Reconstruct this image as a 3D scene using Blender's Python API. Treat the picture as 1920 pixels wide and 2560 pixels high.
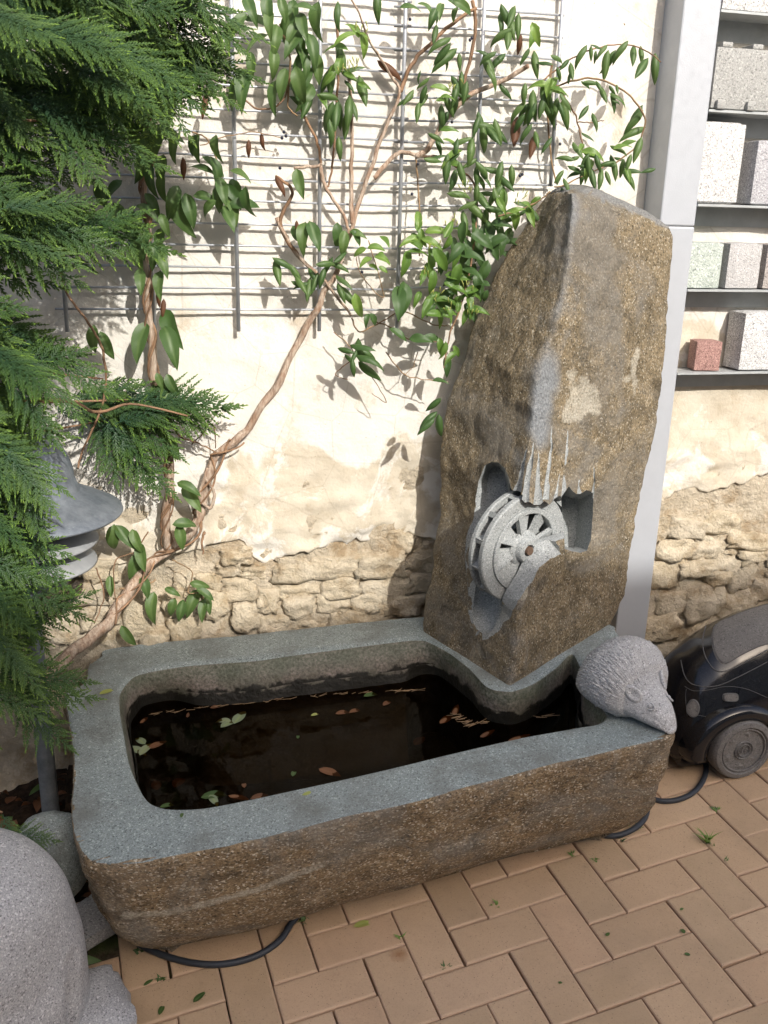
import bpy, bmesh, math, random
import numpy as np
from mathutils import Vector, Matrix, noise
from mathutils.bvhtree import BVHTree
from mathutils.geometry import tessellate_polygon

for o in list(bpy.data.objects): bpy.data.objects.remove(o)
sc = bpy.context.scene
COL = sc.collection
rnd = random.Random(7)

# ------------------------------------------------------------------ camera
PW, PH = 1920, 2560
FPX = 2301.54
CAM = np.array([0.0, -2.3721, 1.4902])
def _axes(pitch=.3065, roll=.0256, wy=-.2432):
    cp, sp = math.cos(pitch), math.sin(pitch)
    fw = np.array([0, cp, -sp]); up = np.array([0, sp, cp]); ri = np.array([1., 0, 0])
    c, s = math.cos(roll), math.sin(roll)
    ri, up = c*ri+s*up, -s*ri+c*up
    c, s = math.cos(wy), math.sin(wy)
    M = np.array([[c, -s, 0], [s, c, 0], [0, 0, 1.]])
    return M@ri, M@up, M@fw, M
CR, CU, CF, CM = _axes()
cam_data = bpy.data.cameras.new('camera')
cam = bpy.data.objects.new('camera', cam_data); COL.objects.link(cam)
cam.matrix_world = Matrix(((CR[0], CU[0], -CF[0], CAM[0]), (CR[1], CU[1], -CF[1], CAM[1]),
                           (CR[2], CU[2], -CF[2], CAM[2]), (0, 0, 0, 1)))
cam_data.sensor_fit = 'VERTICAL'; cam_data.sensor_height = 32.0
cam_data.lens = FPX/PH*32.0
cam_data.clip_start = .05; cam_data.clip_end = 500
sc.camera = cam

# ------------------------------------------------------------------ light
SUN = np.array([.25, -1.0, .68]); SUN /= np.linalg.norm(SUN)
world = bpy.data.worlds.new('World'); sc.world = world; world.use_nodes = True
wn = world.node_tree.nodes; wl = world.node_tree.links
bg = wn['Background']; bg.inputs['Strength'].default_value = .15
sky = wn.new('ShaderNodeTexSky'); sky.sky_type = 'NISHITA'; sky.sun_disc = False; sky.dust_density = 5.0; sky.air_density = .8; sky.ozone_density = .6
sky.sun_elevation = math.asin(SUN[2]); sky.sun_rotation = math.atan2(SUN[0], SUN[1])
wl.new(sky.outputs[0], bg.inputs[0])
ld = bpy.data.lights.new('sun', 'SUN'); ld.energy = 2.75; ld.angle = math.radians(.53); ld.color = (1, .968, .915)
sun = bpy.data.objects.new('sun', ld); COL.objects.link(sun)
sun.rotation_euler = Vector(SUN).to_track_quat('Z', 'Y').to_euler()
sun.location = (2, -6, 6)
sc.view_settings.view_transform = 'Standard'; sc.view_settings.look = 'None'
sc.view_settings.exposure = .76; sc.view_settings.gamma = 1
sc.render.engine = 'CYCLES'

# ------------------------------------------------------------------ geometry of the place
GX, GY = .0606, .0755
G0 = CM@np.array([.4823, 1.6895, -1.4902])+CAM
GN = CM@np.array([-GX, -GY, 1.]); GN /= np.linalg.norm(GN)
_c, _s = math.cos(.3444), math.sin(.3444)
EA = CM@np.array([_c, _s, GX*_c+GY*_s]); EA /= np.linalg.norm(EA)
EB = np.cross(EA, GN); EB /= np.linalg.norm(EB)
def ray(x, y): return CF+CR*(x-PW/2)/FPX-CU*(y-PH/2)/FPX
def W(x, y, Y=0.0):
    d = ray(x, y); return CAM+d*((Y-CAM[1])/d[1])
def G(x, y, h=0.0):
    d = ray(x, y); p = G0+GN*h; return CAM+d*((GN@(p-CAM))/(GN@d))
def gz(x, y): return G0[2]-(GN[0]*(x-G0[0])+GN[1]*(y-G0[1]))/GN[2]
def fbm(p, sc_=1., oct_=4, H=1.0): return noise.fractal(Vector(p)*sc_, H, 2.0, oct_)

# ------------------------------------------------------------------ helpers
class MB:
    def __init__(s): s.v = []; s.f = []; s.m = []
    def add(s, v, f, m=0):
        b = len(s.v); s.v += [tuple(map(float, q)) for q in v]
        s.f += [tuple(b+i for i in q) for q in f]; s.m += [m]*len(f)
    def box(s, c, h, R=None, bev=0.0, m=0):
        c = np.array(c, float); h = np.array(h, float)
        R = np.eye(3) if R is None else np.asarray(R, float)
        if bev <= 0:
            P = [c+R@(np.array(q)*h) for q in [(-1,-1,-1),(1,-1,-1),(1,1,-1),(-1,1,-1),(-1,-1,1),(1,-1,1),(1,1,1),(-1,1,1)]]
            s.add(P, [(0,3,2,1),(4,5,6,7),(0,1,5,4),(1,2,6,5),(2,3,7,6),(3,0,4,7)], m); return
        bm = bmesh.new(); bmesh.ops.create_cube(bm, size=2)
        for v in bm.verts: v.co = Vector((v.co.x*h[0], v.co.y*h[1], v.co.z*h[2]))
        bmesh.ops.bevel(bm, geom=bm.edges[:], offset=bev, segments=2, affect='EDGES', profile=.5)
        bm.verts.index_update()
        s.add([c+R@np.array(v.co) for v in bm.verts], [[v.index for v in f.verts] for f in bm.faces], m); bm.free()
    def tube(s, P, r, n=8, cap=True, m=0, bark=0.0, seed=0):
        P = [np.array(p, float) for p in P]; k = len(P)
        rr = [r]*k if np.isscalar(r) else list(r)
        T = [P[min(i+1, k-1)]-P[max(i-1, 0)] for i in range(k)]
        T = [t/(np.linalg.norm(t)+1e-12) for t in T]
        ref = np.array([0, 0, 1.]) if abs(T[0][2]) < .9 else np.array([1., 0, 0])
        u = np.cross(T[0], ref); u /= np.linalg.norm(u); V = []
        for i in range(k):
            u = u-T[i]*(u@T[i]); u /= np.linalg.norm(u)+1e-12; w = np.cross(T[i], u)
            for j in range(n):
                a = 2*math.pi*j/n
                q = rr[i]*(1+(bark*noise.noise(Vector((j*1.7+seed, i*.21, seed*3.1))) if bark else 0))
                V.append(P[i]+q*(math.cos(a)*u+math.sin(a)*w))
        F = [(i*n+j, i*n+(j+1) % n, (i+1)*n+(j+1) % n, (i+1)*n+j) for i in range(k-1) for j in range(n)]
        if cap: F += [tuple(range(n-1, -1, -1)), tuple((k-1)*n+j for j in range(n))]
        s.add(V, F, m)
    def lathe(s, prof, c=(0,0,0), R=None, n=32, m=0, closed=False):
        R = np.eye(3) if R is None else R; c = np.array(c, float); V = []
        k = len(prof)
        for (r, z) in prof:
            for j in range(n):
                a = 2*math.pi*j/n; V.append(c+R@np.array([r*math.cos(a), r*math.sin(a), z]))
        F = [(i*n+j, i*n+(j+1) % n, ((i+1) % k)*n+(j+1) % n, ((i+1) % k)*n+j) for i in range(k if closed else k-1) for j in range(n)]
        s.add(V, F, m)
    def grid(s, P, nu, nv, wrapu=False, m=0, flip=False):
        F = []
        for j in range(nv-1):
            for i in range(nu if wrapu else nu-1):
                a = j*nu+i; b = j*nu+(i+1) % nu; q = (a, b, b+nu, a+nu)
                F.append(q[::-1] if flip else q)
        s.add(P, F, m)
    def mesh(s, name):
        me = bpy.data.meshes.new(name); me.from_pydata(s.v, [], s.f); me.validate()
        if len(me.polygons) == len(s.m): me.polygons.foreach_set('material_index', s.m)
        return me
    def obj(s, name, mats, parent=None, smooth=True, autos=None):
        return link(name, s.mesh(name), mats, parent, smooth)
def link(name, me, mats, parent=None, smooth=True):
    if mats is not None:
        for q in (mats if isinstance(mats, (list, tuple)) else [mats]): me.materials.append(q)
    if smooth is True: me.polygons.foreach_set('use_smooth', [True]*len(me.polygons))
    elif smooth == 'sharp':
        me.polygons.foreach_set('use_smooth', [True]*len(me.polygons)); me.set_sharp_from_angle(angle=math.radians(38))
    o = bpy.data.objects.new(name, me); COL.objects.link(o)
    if parent is not None:
        o.parent = parent
        o.location = -parent_world(parent)
    return o
def parent_world(p):
    v = Vector(p.location)
    while p.parent is not None:
        p = p.parent; v = v+Vector(p.location)
    return v
def thing(name, label, cat, loc=(0,0,0), group=None):
    o = bpy.data.objects.new(name, None); COL.objects.link(o); o.location = Vector([float(q) for q in loc])
    o.empty_display_size = .05
    return tag(o, label, cat, group)
def tag(o, label=None, cat=None, group=None, kind=None):
    if label: o['label'] = label
    if cat: o['category'] = cat
    if group: o['group'] = group
    if kind: o['kind'] = kind
    return o
def place(name, me, parent, M, mat_over=None):
    """a copy of a mesh as a part; M is its world matrix"""
    o = bpy.data.objects.new(name, me); COL.objects.link(o)
    o.parent = parent
    o.matrix_local = Matrix.Translation(-parent_world(parent)) @ M if parent is not None else M
    if mat_over is not None:
        o.material_slots[0].link = 'OBJECT'; o.material_slots[0].material = mat_over
    return o
def mat3(x, y, z, loc):
    return Matrix(((x[0], y[0], z[0], loc[0]), (x[1], y[1], z[1], loc[1]), (x[2], y[2], z[2], loc[2]), (0, 0, 0, 1)))
def unit(v): v = np.asarray(v, float); return v/(np.linalg.norm(v)+1e-12)
def smooth_poly(P, n):
    """Catmull-Rom resample of a polyline"""
    P = [np.array(p, float) for p in P]; k = len(P); out = []
    for q in np.linspace(0, k-1, n):
        i = min(int(q), k-2); t = q-i
        p0 = P[max(i-1, 0)]; p1 = P[i]; p2 = P[i+1]; p3 = P[min(i+2, k-1)]
        out.append(.5*((2*p1)+(p2-p0)*t+(2*p0-5*p1+4*p2-p3)*t*t+(3*p1-p0-3*p2+p3)*t**3))
    return out

# ------------------------------------------------------------------ materials
class NM:
    def __init__(s, name, rough=.6, spec=.4):
        s.mat = bpy.data.materials.new(name); s.mat.use_nodes = True
        s.t = s.mat.node_tree; s.b = s.t.nodes['Principled BSDF']
        s.b.inputs['Roughness'].default_value = rough
        s.b.inputs['Specular IOR Level'].default_value = spec
        s.tc = s.t.nodes.new('ShaderNodeTexCoord'); s.co = s.tc.outputs['Object']
    def n(s, k): return s.t.nodes.new(k)
    def l(s, a, b): s.t.links.new(a, b)
    def mapping(s, scale=(1,1,1), src=None, rot=(0,0,0)):
        m = s.n('ShaderNodeMapping'); m.inputs['Scale'].default_value = scale; m.inputs['Rotation'].default_value = rot
        s.l(src or s.co, m.inputs[0]); return m.outputs[0]
    def noise(s, scale, det=3, rough=.55, co=None, dist=0):
        x = s.n('ShaderNodeTexNoise'); x.inputs['Scale'].default_value = scale; x.inputs['Detail'].default_value = det
        x.inputs['Roughness'].default_value = rough; x.inputs['Distortion'].default_value = dist
        s.l(co or s.co, x.inputs['Vector']); return x.outputs['Fac']
    def vor(s, scale, co=None, out='Distance', feat='F1'):
        x = s.n('ShaderNodeTexVoronoi'); x.feature = feat; x.inputs['Scale'].default_value = scale
        s.l(co or s.co, x.inputs['Vector']); return x.outputs[out]
    def ramp(s, fac, stops):
        r = s.n('ShaderNodeValToRGB'); e = r.color_ramp.elements
        while len(e) < len(stops): e.new(.5)
        for q, (p, c) in zip(e, stops):
            q.position = p; q.color = (c, c, c, 1) if np.isscalar(c) else (*c, 1)
        s.l(fac, r.inputs[0]); return r.outputs[0]
    def mix(s, fac, a, b, mode='MIX'):
        m = s.n('ShaderNodeMix'); m.data_type = 'RGBA'; m.blend_type = mode
        for v, i in ((fac, 0), (a, 6), (b, 7)):
            if hasattr(v, 'is_linked'): s.l(v, m.inputs[i])
            elif i == 0: m.inputs[0].default_value = v
            else: m.inputs[i].default_value = (*v, 1)
        return m.outputs[2]
    def math(s, op, a, b=0.0):
        m = s.n('ShaderNodeMath'); m.operation = op
        for v, i in ((a, 0), (b, 1)):
            if hasattr(v, 'is_linked'): s.l(v, m.inputs[i])
            else: m.inputs[i].default_value = v
        return m.outputs[0]
    def attr(s, name, out='Fac'):
        a = s.n('ShaderNodeAttribute'); a.attribute_name = name; return a.outputs[out]
    def rand(s): return s.n('ShaderNodeObjectInfo').outputs['Random']
    def sep(s, src=None):
        x = s.n('ShaderNodeSeparateXYZ'); s.l(src or s.co, x.inputs[0]); return x.outputs
    def color(s, c):
        if hasattr(c, 'is_linked'): s.l(c, s.b.inputs['Base Color'])
        else: s.b.inputs['Base Color'].default_value = (*c, 1)
    def rough(s, r): s.l(r, s.b.inputs['Roughness'])
    def bump(s, h, dist=.003, strength=1.0):
        b = s.n('ShaderNodeBump'); b.inputs['Distance'].default_value = dist; b.inputs['Strength'].default_value = strength
        s.l(h, b.inputs['Height']); s.l(b.outputs[0], s.b.inputs['Normal'])
def simple(name, c, rough=.6, spec=.4, var=.25, sc_=20, bump=0.0, bsc=60, metal=0):
    m = NM(name, rough, spec)
    f = m.noise(sc_, 4)
    m.color(m.mix(m.ramp(f, [(.3, 0), (.7, 1)]), tuple(q*(1-var) for q in c), tuple(min(1, q*(1+var)) for q in c)))
    if bump: m.bump(m.noise(bsc, 4), bump)
    m.b.inputs['Metallic'].default_value = metal
    return m.mat

def granite(name, base, dark, light, sp=330, rough=.62, bump=.0012, stain=(0, (0,0,0)), amt=.5):
    m = NM(name, rough, .35)
    a = m.noise(sp, 2, .6); b = m.vor(sp*.9, out='Color')
    bw = m.sep(b)[0]
    c = m.mix(m.ramp(a, [(.38, 0), (.62, 1)]), dark, light)
    c = m.mix(amt, base, c)
    c = m.mix(m.ramp(bw, [(.0, .75), (.16, .0)]), c, tuple(q*.35 for q in dark))
    c = m.mix(m.ramp(bw, [(.86, 0), (.98, .7)]), c, tuple(min(1, q*1.35) for q in light))
    big = m.noise(5, 5, .6)
    c = m.mix(m.ramp(big, [(.35, .0), (.7, .35)]), c, tuple(q*.62 for q in base))
    if stain[0]:
        st = m.noise(stain[0], 5, .62)
        c = m.mix(m.ramp(st, [(.46, 0), (.66, .75)]), c, stain[1])
    m.color(c)
    m.bump(m.math('ADD', m.noise(sp*.6, 3), m.math('MULTIPLY', m.noise(40, 4), 1.2)), bump)
    return m.mat

M_rim = granite('sawn_granite', (.245,.29,.29), (.115,.145,.15), (.40,.45,.445), 380, .6, .001, (7, (.135,.14,.13)))
M_grey = granite('pale_granite', (.39,.395,.40), (.19,.19,.20), (.56,.56,.56), 400, .6, .0012)
M_hedge = granite('hedgehog_granite', (.45,.455,.46), (.27,.27,.275), (.60,.60,.605), 460, .6, .0012)
M_cut = granite('carved_granite', (.30,.32,.315), (.17,.18,.185), (.42,.43,.42), 420, .6, .0007)

def crust(name, tones, attr=False, streak=(1,1,1), dk=1.0, ks=.85):
    """weathered brown granite skin: fine rust, tan, dark and white grains"""
    m = NM(name, .78, .3)
    co = m.mapping(streak)
    g1 = m.noise(260*ks, 4, .75, co); g2 = m.noise(75*ks, 5, .7, co); v = m.sep(m.vor(430*ks, co, 'Color')); g0 = m.noise(20, 6, .7, co)
    c = m.mix(m.ramp(g1, [(.38, 0), (.6, 1)]), tones[0], tones[1])
    c = m.mix(m.ramp(g2, [(.40, 0), (.64, .85)]), c, tones[2])
    c = m.mix(m.ramp(g0, [(.45, 0), (.62, .55)]), c, tuple(q*.62 for q in tones[0]))
    c = m.mix(m.ramp(v[0], [(.0, .75), (.22, 0)]), c, tuple(q*.22 for q in tones[0]))
    c = m.mix(m.ramp(v[1], [(.84, 0), (.98, .7)]), c, tones[3])
    big = m.noise(5, 6, .62, dist=.8)
    c = m.mix(m.ramp(big, [(.46, 0), (.62, .6)]), c, tones[4])
    c = m.mix(m.ramp(m.noise(13, 6, .7, dist=.5), [(.55, 0), (.68, .55)]), c, tuple(q*.4 for q in tones[0]))
    c = m.mix(m.ramp(m.noise(9, 6, .75), [(.60, 0), (.72, .35)]), c, tones[3])
    if attr:
        c = m.mix(m.attr('grey'), c, m.mix(m.ramp(g1, [(.35, 0), (.65, 1)]), (.13,.14,.145), (.30,.31,.315)))
        la = m.ramp(m.math('ADD', m.attr('lichen'), m.math('MULTIPLY', m.math('SUBTRACT', g2, .5), 1.6)), [(.5, 0), (.95, .7)])
        c = m.mix(la, c, m.mix(m.ramp(g1, [(.35, 0), (.6, 1)]), (.28,.25,.18), (.56,.52,.43)))
    m.color(c)
    h = m.math('ADD', m.noise(150, 4, .7, co), m.math('MULTIPLY', m.noise(42, 6, .7, co), 2.2))
    m.bump(h, .0055)
    return m.mat
M_stone = crust('standing_stone_crust', ((.110,.086,.050), (.35,.272,.165), (.235,.188,.118), (.53,.48,.38), (.18,.172,.155)), True, (1,1,.75))
M_crust = crust('trough_crust', ((.115,.085,.050), (.45,.335,.20), (.29,.20,.11), (.80,.73,.60), (.22,.21,.185)), True, (.8,.8,1.2), 1.0, .68)

def inside_mat():
    m = NM('trough_inside', .55, .4)
    g = m.noise(150, 4, .65); b = m.noise(14, 5)
    c = m.mix(m.ramp(g, [(.35, 0), (.65, 1)]), (.09,.075,.06), (.24,.205,.175))
    c = m.mix(m.ramp(b, [(.4, 0), (.62, .7)]), c, (.07,.075,.05))
    wet = m.attr('wet')
    wn_ = m.math('ADD', wet, m.math('MULTIPLY', m.math('SUBTRACT', m.noise(25, 5), .5), .9))
    c = m.mix(m.ramp(wn_, [(.45, 0), (.56, 1)]), c, (.008,.007,.004))
    c = m.mix(m.attr('algae'), c, m.mix(m.ramp(g, [(.35, 0), (.65, 1)]), (.05,.075,.04), (.17,.19,.15)))
    m.color(c); m.bump(m.math('ADD', m.noise(70, 5), m.noise(25, 3)), .004)
    return m.mat
M_inside = inside_mat()

def wall_mat():
    m = NM('old_plaster', .88, .2)
    zz = m.sep()[2]
    n1 = m.noise(3.2, 6, .6, dist=.8); n2 = m.noise(11, 6, .6); n3 = m.noise(160, 2)
    white = m.mix(m.ramp(m.noise(2.0, 5), [(.38, 0), (.7, 1)]), (.69,.665,.61), (.585,.55,.485))
    beige = m.mix(m.ramp(n2, [(.35, 0), (.66, 1)]), (.485,.425,.325), (.60,.545,.445))
    low = m.math('ADD', m.math('MULTIPLY', m.math('SUBTRACT', 1.02, zz), 2.2), m.math('MULTIPLY', m.math('SUBTRACT', n1, .5), 2.4))
    xx = m.sep()[0]
    low = m.math('ADD', low, m.math('MULTIPLY', m.math('GREATER_THAN', xx, 1.34), .9))
    c = m.mix(m.ramp(low, [(.42, 0), (.54, 1)]), white, beige)
    c = m.mix(m.ramp(m.noise(4.6, 8, .68, dist=.5), [(.52, 0), (.56, .8)]), c, (.68,.65,.59))
    c = m.mix(m.ramp(m.noise(7, 6, .7), [(.56, 0), (.68, .6)]), c, (.43,.345,.235))
    c = m.mix(m.ramp(m.noise(26, 4, .7), [(.62, 0), (.72, .45)]), c, (.76,.73,.67))
    c = m.mix(m.ramp(m.vor(34), [(.035, .6), (.07, 0)]), c, (.28,.23,.17))
    c = m.mix(m.ramp(m.vor(6, m.mapping((1, 1, 1), None), feat='DISTANCE_TO_EDGE'), [(.0, .35), (.012, 0)]), c, (.36,.30,.22))
    m.color(c)
    m.bump(m.math('ADD', m.math('MULTIPLY', n3, .25), m.noise(30, 5, .6)), .004)
    return m.mat
M_wall = wall_mat()
def rubble_mat(name, a, b, d):
    m = NM(name, .85, .2)
    r = m.rand()
    n1 = m.noise(22, 6, .65); n2 = m.noise(140, 3, .6)
    c = m.mix(m.ramp(n1, [(.34, 0), (.66, 1)]), a, b)
    c = m.mix(m.ramp(n2, [(.3, .45), (.55, 0)]), c, d)
    c = m.mix(m.math('MULTIPLY', r, .5), c, (.58,.52,.42))
    c = m.mix(m.ramp(m.noise(9, 5, .7), [(.5, 0), (.66, .75)]), c, (.30,.205,.105))
    m.color(c); m.bump(m.math('ADD', m.noise(70, 6, .72), m.math('MULTIPLY', n1, 1.6)), .011)
    return m.mat
M_rubble = rubble_mat('limestone_rubble', (.50,.41,.27), (.70,.61,.46), (.34,.26,.17))
M_mortar = rubble_mat('earthy_mortar', (.48,.40,.28), (.62,.53,.40), (.34,.27,.18))

def paver_mat():
    m = NM('clinker_paver', .75, .3)
    r = m.rand()
    c = m.mix(m.ramp(r, [(0, 0), (1, 1)]), (.47,.325,.20), (.55,.395,.255))
    r2 = m.math('FRACT', m.math('MULTIPLY', r, 7.31)); r5 = m.math('FRACT', m.math('MULTIPLY', r, 23.7))
    c = m.mix(m.ramp(r5, [(.75, 0), (.8, .4)]), c, (.52,.335,.215))
    c = m.mix(m.ramp(r2, [(.6, 0), (.8, .65)]), c, (.39,.28,.17))
    w = m.tc.outputs['Object']
    geo = m.n('ShaderNodeNewGeometry').outputs['Position']
    c = m.mix(m.ramp(m.noise(9, 5, .6, geo), [(.35, .0), (.7, .35)]), c, (.58,.41,.27))
    c = m.mix(m.ramp(m.noise(300, 2, .5, geo), [(.3, .18), (.5, 0)]), c, (.2,.13,.08))
    c = m.mix(m.ramp(m.noise(3.5, 6, .65, geo), [(.45, 0), (.68, .35)]), c, (.31,.225,.145))
    c = m.mix(m.ramp(m.noise(55, 5, .7, geo), [(.58, 0), (.75, .3)]), c, (.24,.17,.11))
    st_ = m.n('ShaderNodeVectorMath'); st_.operation = 'DISTANCE'; st_.inputs[1].default_value = tuple(G(998, 2385)); m.l(geo, st_.inputs[0])
    c = m.mix(m.ramp(m.math('ADD', st_.outputs['Value'], m.math('MULTIPLY', m.noise(90, 4, .6, geo), .02)), [(.012, .75), (.034, 0)]), c, (.25,.11,.04))
    pits = m.vor(120, geo)
    c = m.mix(m.ramp(pits, [(.07, .8), (.13, 0)]), c, (.06,.04,.03))
    c = m.mix(m.attr('edge'), c, (.52,.365,.25))
    m.color(c)
    m.bump(m.math('ADD', m.noise(160, 3, .6, geo), m.math('MULTIPLY', m.ramp(pits, [(.08, 0), (.14, 1)]), .6)), .0012)
    return m.mat
M_paver = paver_mat()
def joint_mat():
    m = NM('joint_sand', .95, .1)
    c = m.mix(m.ramp(m.noise(70, 4), [(.3, 0), (.7, 1)]), (.05,.037,.026), (.13,.10,.07))
    c = m.mix(m.ramp(m.noise(5, 6, .7), [(.5, 0), (.62, .8)]), c, (.05,.075,.025))
    m.color(c); m.bump(m.noise(150, 4), .004); return m.mat
M_joint = joint_mat()
def soil_mat():
    m = NM('dark_soil', .95, .15)
    n = m.noise(40, 6, .7)
    c = m.mix(m.ramp(n, [(.35, 0), (.65, 1)]), (.012,.008,.005), (.05,.032,.02))
    m.color(c); m.bump(n, .02); return m.mat
M_soil = soil_mat()

def leaf_mat(name, a, b, trans=.25, rough=.38, mid=(.30,.40,.12)):
    m = NM(name, rough, .45)
    r = m.rand()
    c = m.mix(r, a, b)
    c = m.mix(m.ramp(m.noise(45, 3), [(.35, 0), (.7, .35)]), c, tuple(q*.6 for q in a))
    c = m.mix(m.attr('mid'), c, mid)
    m.color(c)
    tr = m.n('ShaderNodeBsdfTranslucent'); m.l(m.mix(.5, c, tuple(min(1, q*1.6) for q in b)), tr.inputs[0])
    mx = m.n('ShaderNodeMixShader'); mx.inputs[0].default_value = trans
    out = m.t.nodes['Material Output']
    m.l(m.b.outputs[0], mx.inputs[1]); m.l(tr.outputs[0], mx.inputs[2]); m.l(mx.outputs[0], out.inputs[0])
    return m.mat
M_leaf = leaf_mat('leaf_dark_green', (.050,.105,.028), (.105,.175,.045), .25, .5, (.15,.22,.08))
M_leafl = leaf_mat('leaf_fresh_green', (.10,.19,.035), (.18,.29,.055), .32, .45, (.26,.36,.10))
M_leafp = leaf_mat('leaf_pale_underside', (.20,.25,.15), (.27,.31,.19), .15, .6)
M_leafb = leaf_mat('leaf_dead_brown', (.10,.042,.018), (.19,.082,.034), .12, .65, (.22,.11,.05))
M_leafy = leaf_mat('leaf_yellow_green', (.36,.40,.10), (.45,.46,.16), .2, .5)
def bark_mat():
    m = NM('peeling_vine_bark', .8, .25)
    co = m.mapping((1, 1, .22))
    n = m.noise(160, 4, .6, co); n2 = m.noise(25, 4)
    c = m.mix(m.ramp(n, [(.35, 0), (.65, 1)]), (.25,.175,.125), (.50,.41,.325))
    c = m.mix(m.ramp(n2, [(.45, 0), (.7, .6)]), c, (.27,.14,.075))
    m.color(c); m.bump(n, .004); return m.mat
M_bark = bark_mat()
M_twig = simple('reddish_twig', (.21,.125,.072), .7, .3, .45, 30)
M_twigd = simple('dry_twig', (.24,.16,.09), .8, .2, .4, 30)
def con_mat():
    m = NM('cypress_scale_leaf', .5, .35)
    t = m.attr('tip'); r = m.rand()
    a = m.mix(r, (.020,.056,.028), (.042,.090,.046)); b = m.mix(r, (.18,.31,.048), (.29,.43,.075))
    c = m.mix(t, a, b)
    m.color(c)
    tr = m.n('ShaderNodeBsdfTranslucent'); m.l(m.mix(.4, c, (.2,.3,.05)), tr.inputs[0])
    mx = m.n('ShaderNodeMixShader'); mx.inputs[0].default_value = .2
    m.l(m.b.outputs[0], mx.inputs[1]); m.l(tr.outputs[0], mx.inputs[2]); m.l(mx.outputs[0], m.t.nodes['Material Output'].inputs[0])
    return m.mat
M_con = con_mat()
M_conb = simple('dead_cypress_twig', (.16,.085,.04), .8, .2, .4, 40)
def metal(name, c, rough, met=.6, var=.15):
    m = NM(name, rough, .5); n = m.noise(25, 5, .7)
    m.color(m.mix(m.ramp(n, [(.35, 0), (.7, 1)]), tuple(q*(1-var) for q in c), tuple(min(1, q*(1+var)) for q in c)))
    m.rough(m.ramp(m.noise(60, 4), [(.3, rough*.8), (.7, min(1, rough*1.3))])); m.b.inputs['Metallic'].default_value = met
    m.bump(m.noise(300, 2), .0003)
    return m.mat
M_wire = metal('galvanised_wire', (.42,.44,.47), .40, .35)
M_post = metal('grey_painted_steel', (.43,.45,.48), .40, .2, .02)
M_shelf = metal('shelf_steel', (.42,.44,.44), .45, .3, .08)
def lampmat():
    m = NM('weathered_zinc', .5, .45)
    n = m.noise(30, 6, .7); s = m.vor(150)
    c = m.mix(m.ramp(n, [(.35, 0), (.68, 1)]), (.13,.15,.175), (.24,.265,.29))
    c = m.mix(m.ramp(m.noise(170, 3, .7), [(.66, 0), (.74, .6)]), c, (.5,.51,.5))
    m.color(c); m.b.inputs['Metallic'].default_value = .35
    return m.mat
M_lamp = lampmat()
M_louvre = simple('louvre_inside', (.29,.30,.305), .5, .4, .12, 30)
def glassmat():
    m = NM('lamp_glass', .15, .5); m.color((.75,.76,.72)); m.b.inputs['Transmission Weight'].default_value = .85
    m.b.inputs['Roughness'].default_value = .25; return m.mat
M_glass = glassmat()
def polished():
    m = NM('polished_black_granite', .09, .55)
    v = m.noise(420, 2, .6)
    m.color(m.mix(m.ramp(v, [(.5, 0), (.75, .6)]), (.008,.008,.010), (.035,.036,.04)))
    m.rough(m.ramp(m.noise(9, 4), [(.35, .07), (.7, .2)])); return m.mat
M_black = polished()
M_honed = granite('honed_dark_granite', (.155,.148,.142), (.12,.115,.11), (.19,.183,.176), 420, .75, .0005)
M_groove = simple('groove_line', (.10,.10,.10), .7, .3, .15, 60)
M_hose = simple('black_rubber_hose', (.030,.036,.046), .5, .4, .2, 20)
def watermat():
    m = NM('dark_water', .03, .4)
    t = m.t; out = t.nodes['Material Output']
    gl = m.n('ShaderNodeBsdfGlossy'); gl.inputs['Roughness'].default_value = .02; gl.inputs['Color'].default_value = (.8,.8,.8,1)
    tr = m.n('ShaderNodeBsdfTransparent'); tr.inputs[0].default_value = (.36,.26,.13,1)
    fr = m.n('ShaderNodeFresnel'); fr.inputs[0].default_value = 1.13
    b = m.n('ShaderNodeBump'); b.inputs['Distance'].default_value = .0006; m.l(m.noise(12, 3), b.inputs['Height'])
    m.l(b.outputs[0], gl.inputs['Normal']); m.l(b.outputs[0], fr.inputs['Normal'])
    mx = m.n('ShaderNodeMixShader'); m.l(fr.outputs[0], mx.inputs[0]); m.l(tr.outputs[0], mx.inputs[1]); m.l(gl.outputs[0], mx.inputs[2])
    m.l(mx.outputs[0], out.inputs[0]); return m.mat
M_water = watermat()
M_house = simple('house_render', (.62,.58,.50), .9, .2, .06, 2)
M_roof = simple('roof_tile', (.25,.10,.06), .8, .2, .3, 8)
M_pane = simple('window_pane', (.04,.05,.06), .1, .5, .1, 3)
M_white = simple('window_frame_paint', (.75,.75,.73), .5, .4, .05, 3)

# ================================================================== SETTING
# ground sheet (tilted courtyard) ---------------------------------------------------
mb = MB(); gc = np.array([.6, -1.2, gz(.6, -1.2)]); bsx = unit(np.array([1, 0, -GN[0]/GN[2]])); bsy = unit(np.array([0, 1, -GN[1]/GN[2]]))
ys = [-60, -12, -4, .3]; xs = [-60, -6, 6, 60]; V = []
for y in ys:
    for x in xs:
        zz = gz(max(-6, min(6, x)), max(-4, min(.3, y)))-.022
        V.append((x, y, zz))
mb.grid(V, 4, 4)
tag(mb.obj('ground', M_joint, smooth=False), kind='structure', label='sandy courtyard ground under the pavers')

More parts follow.
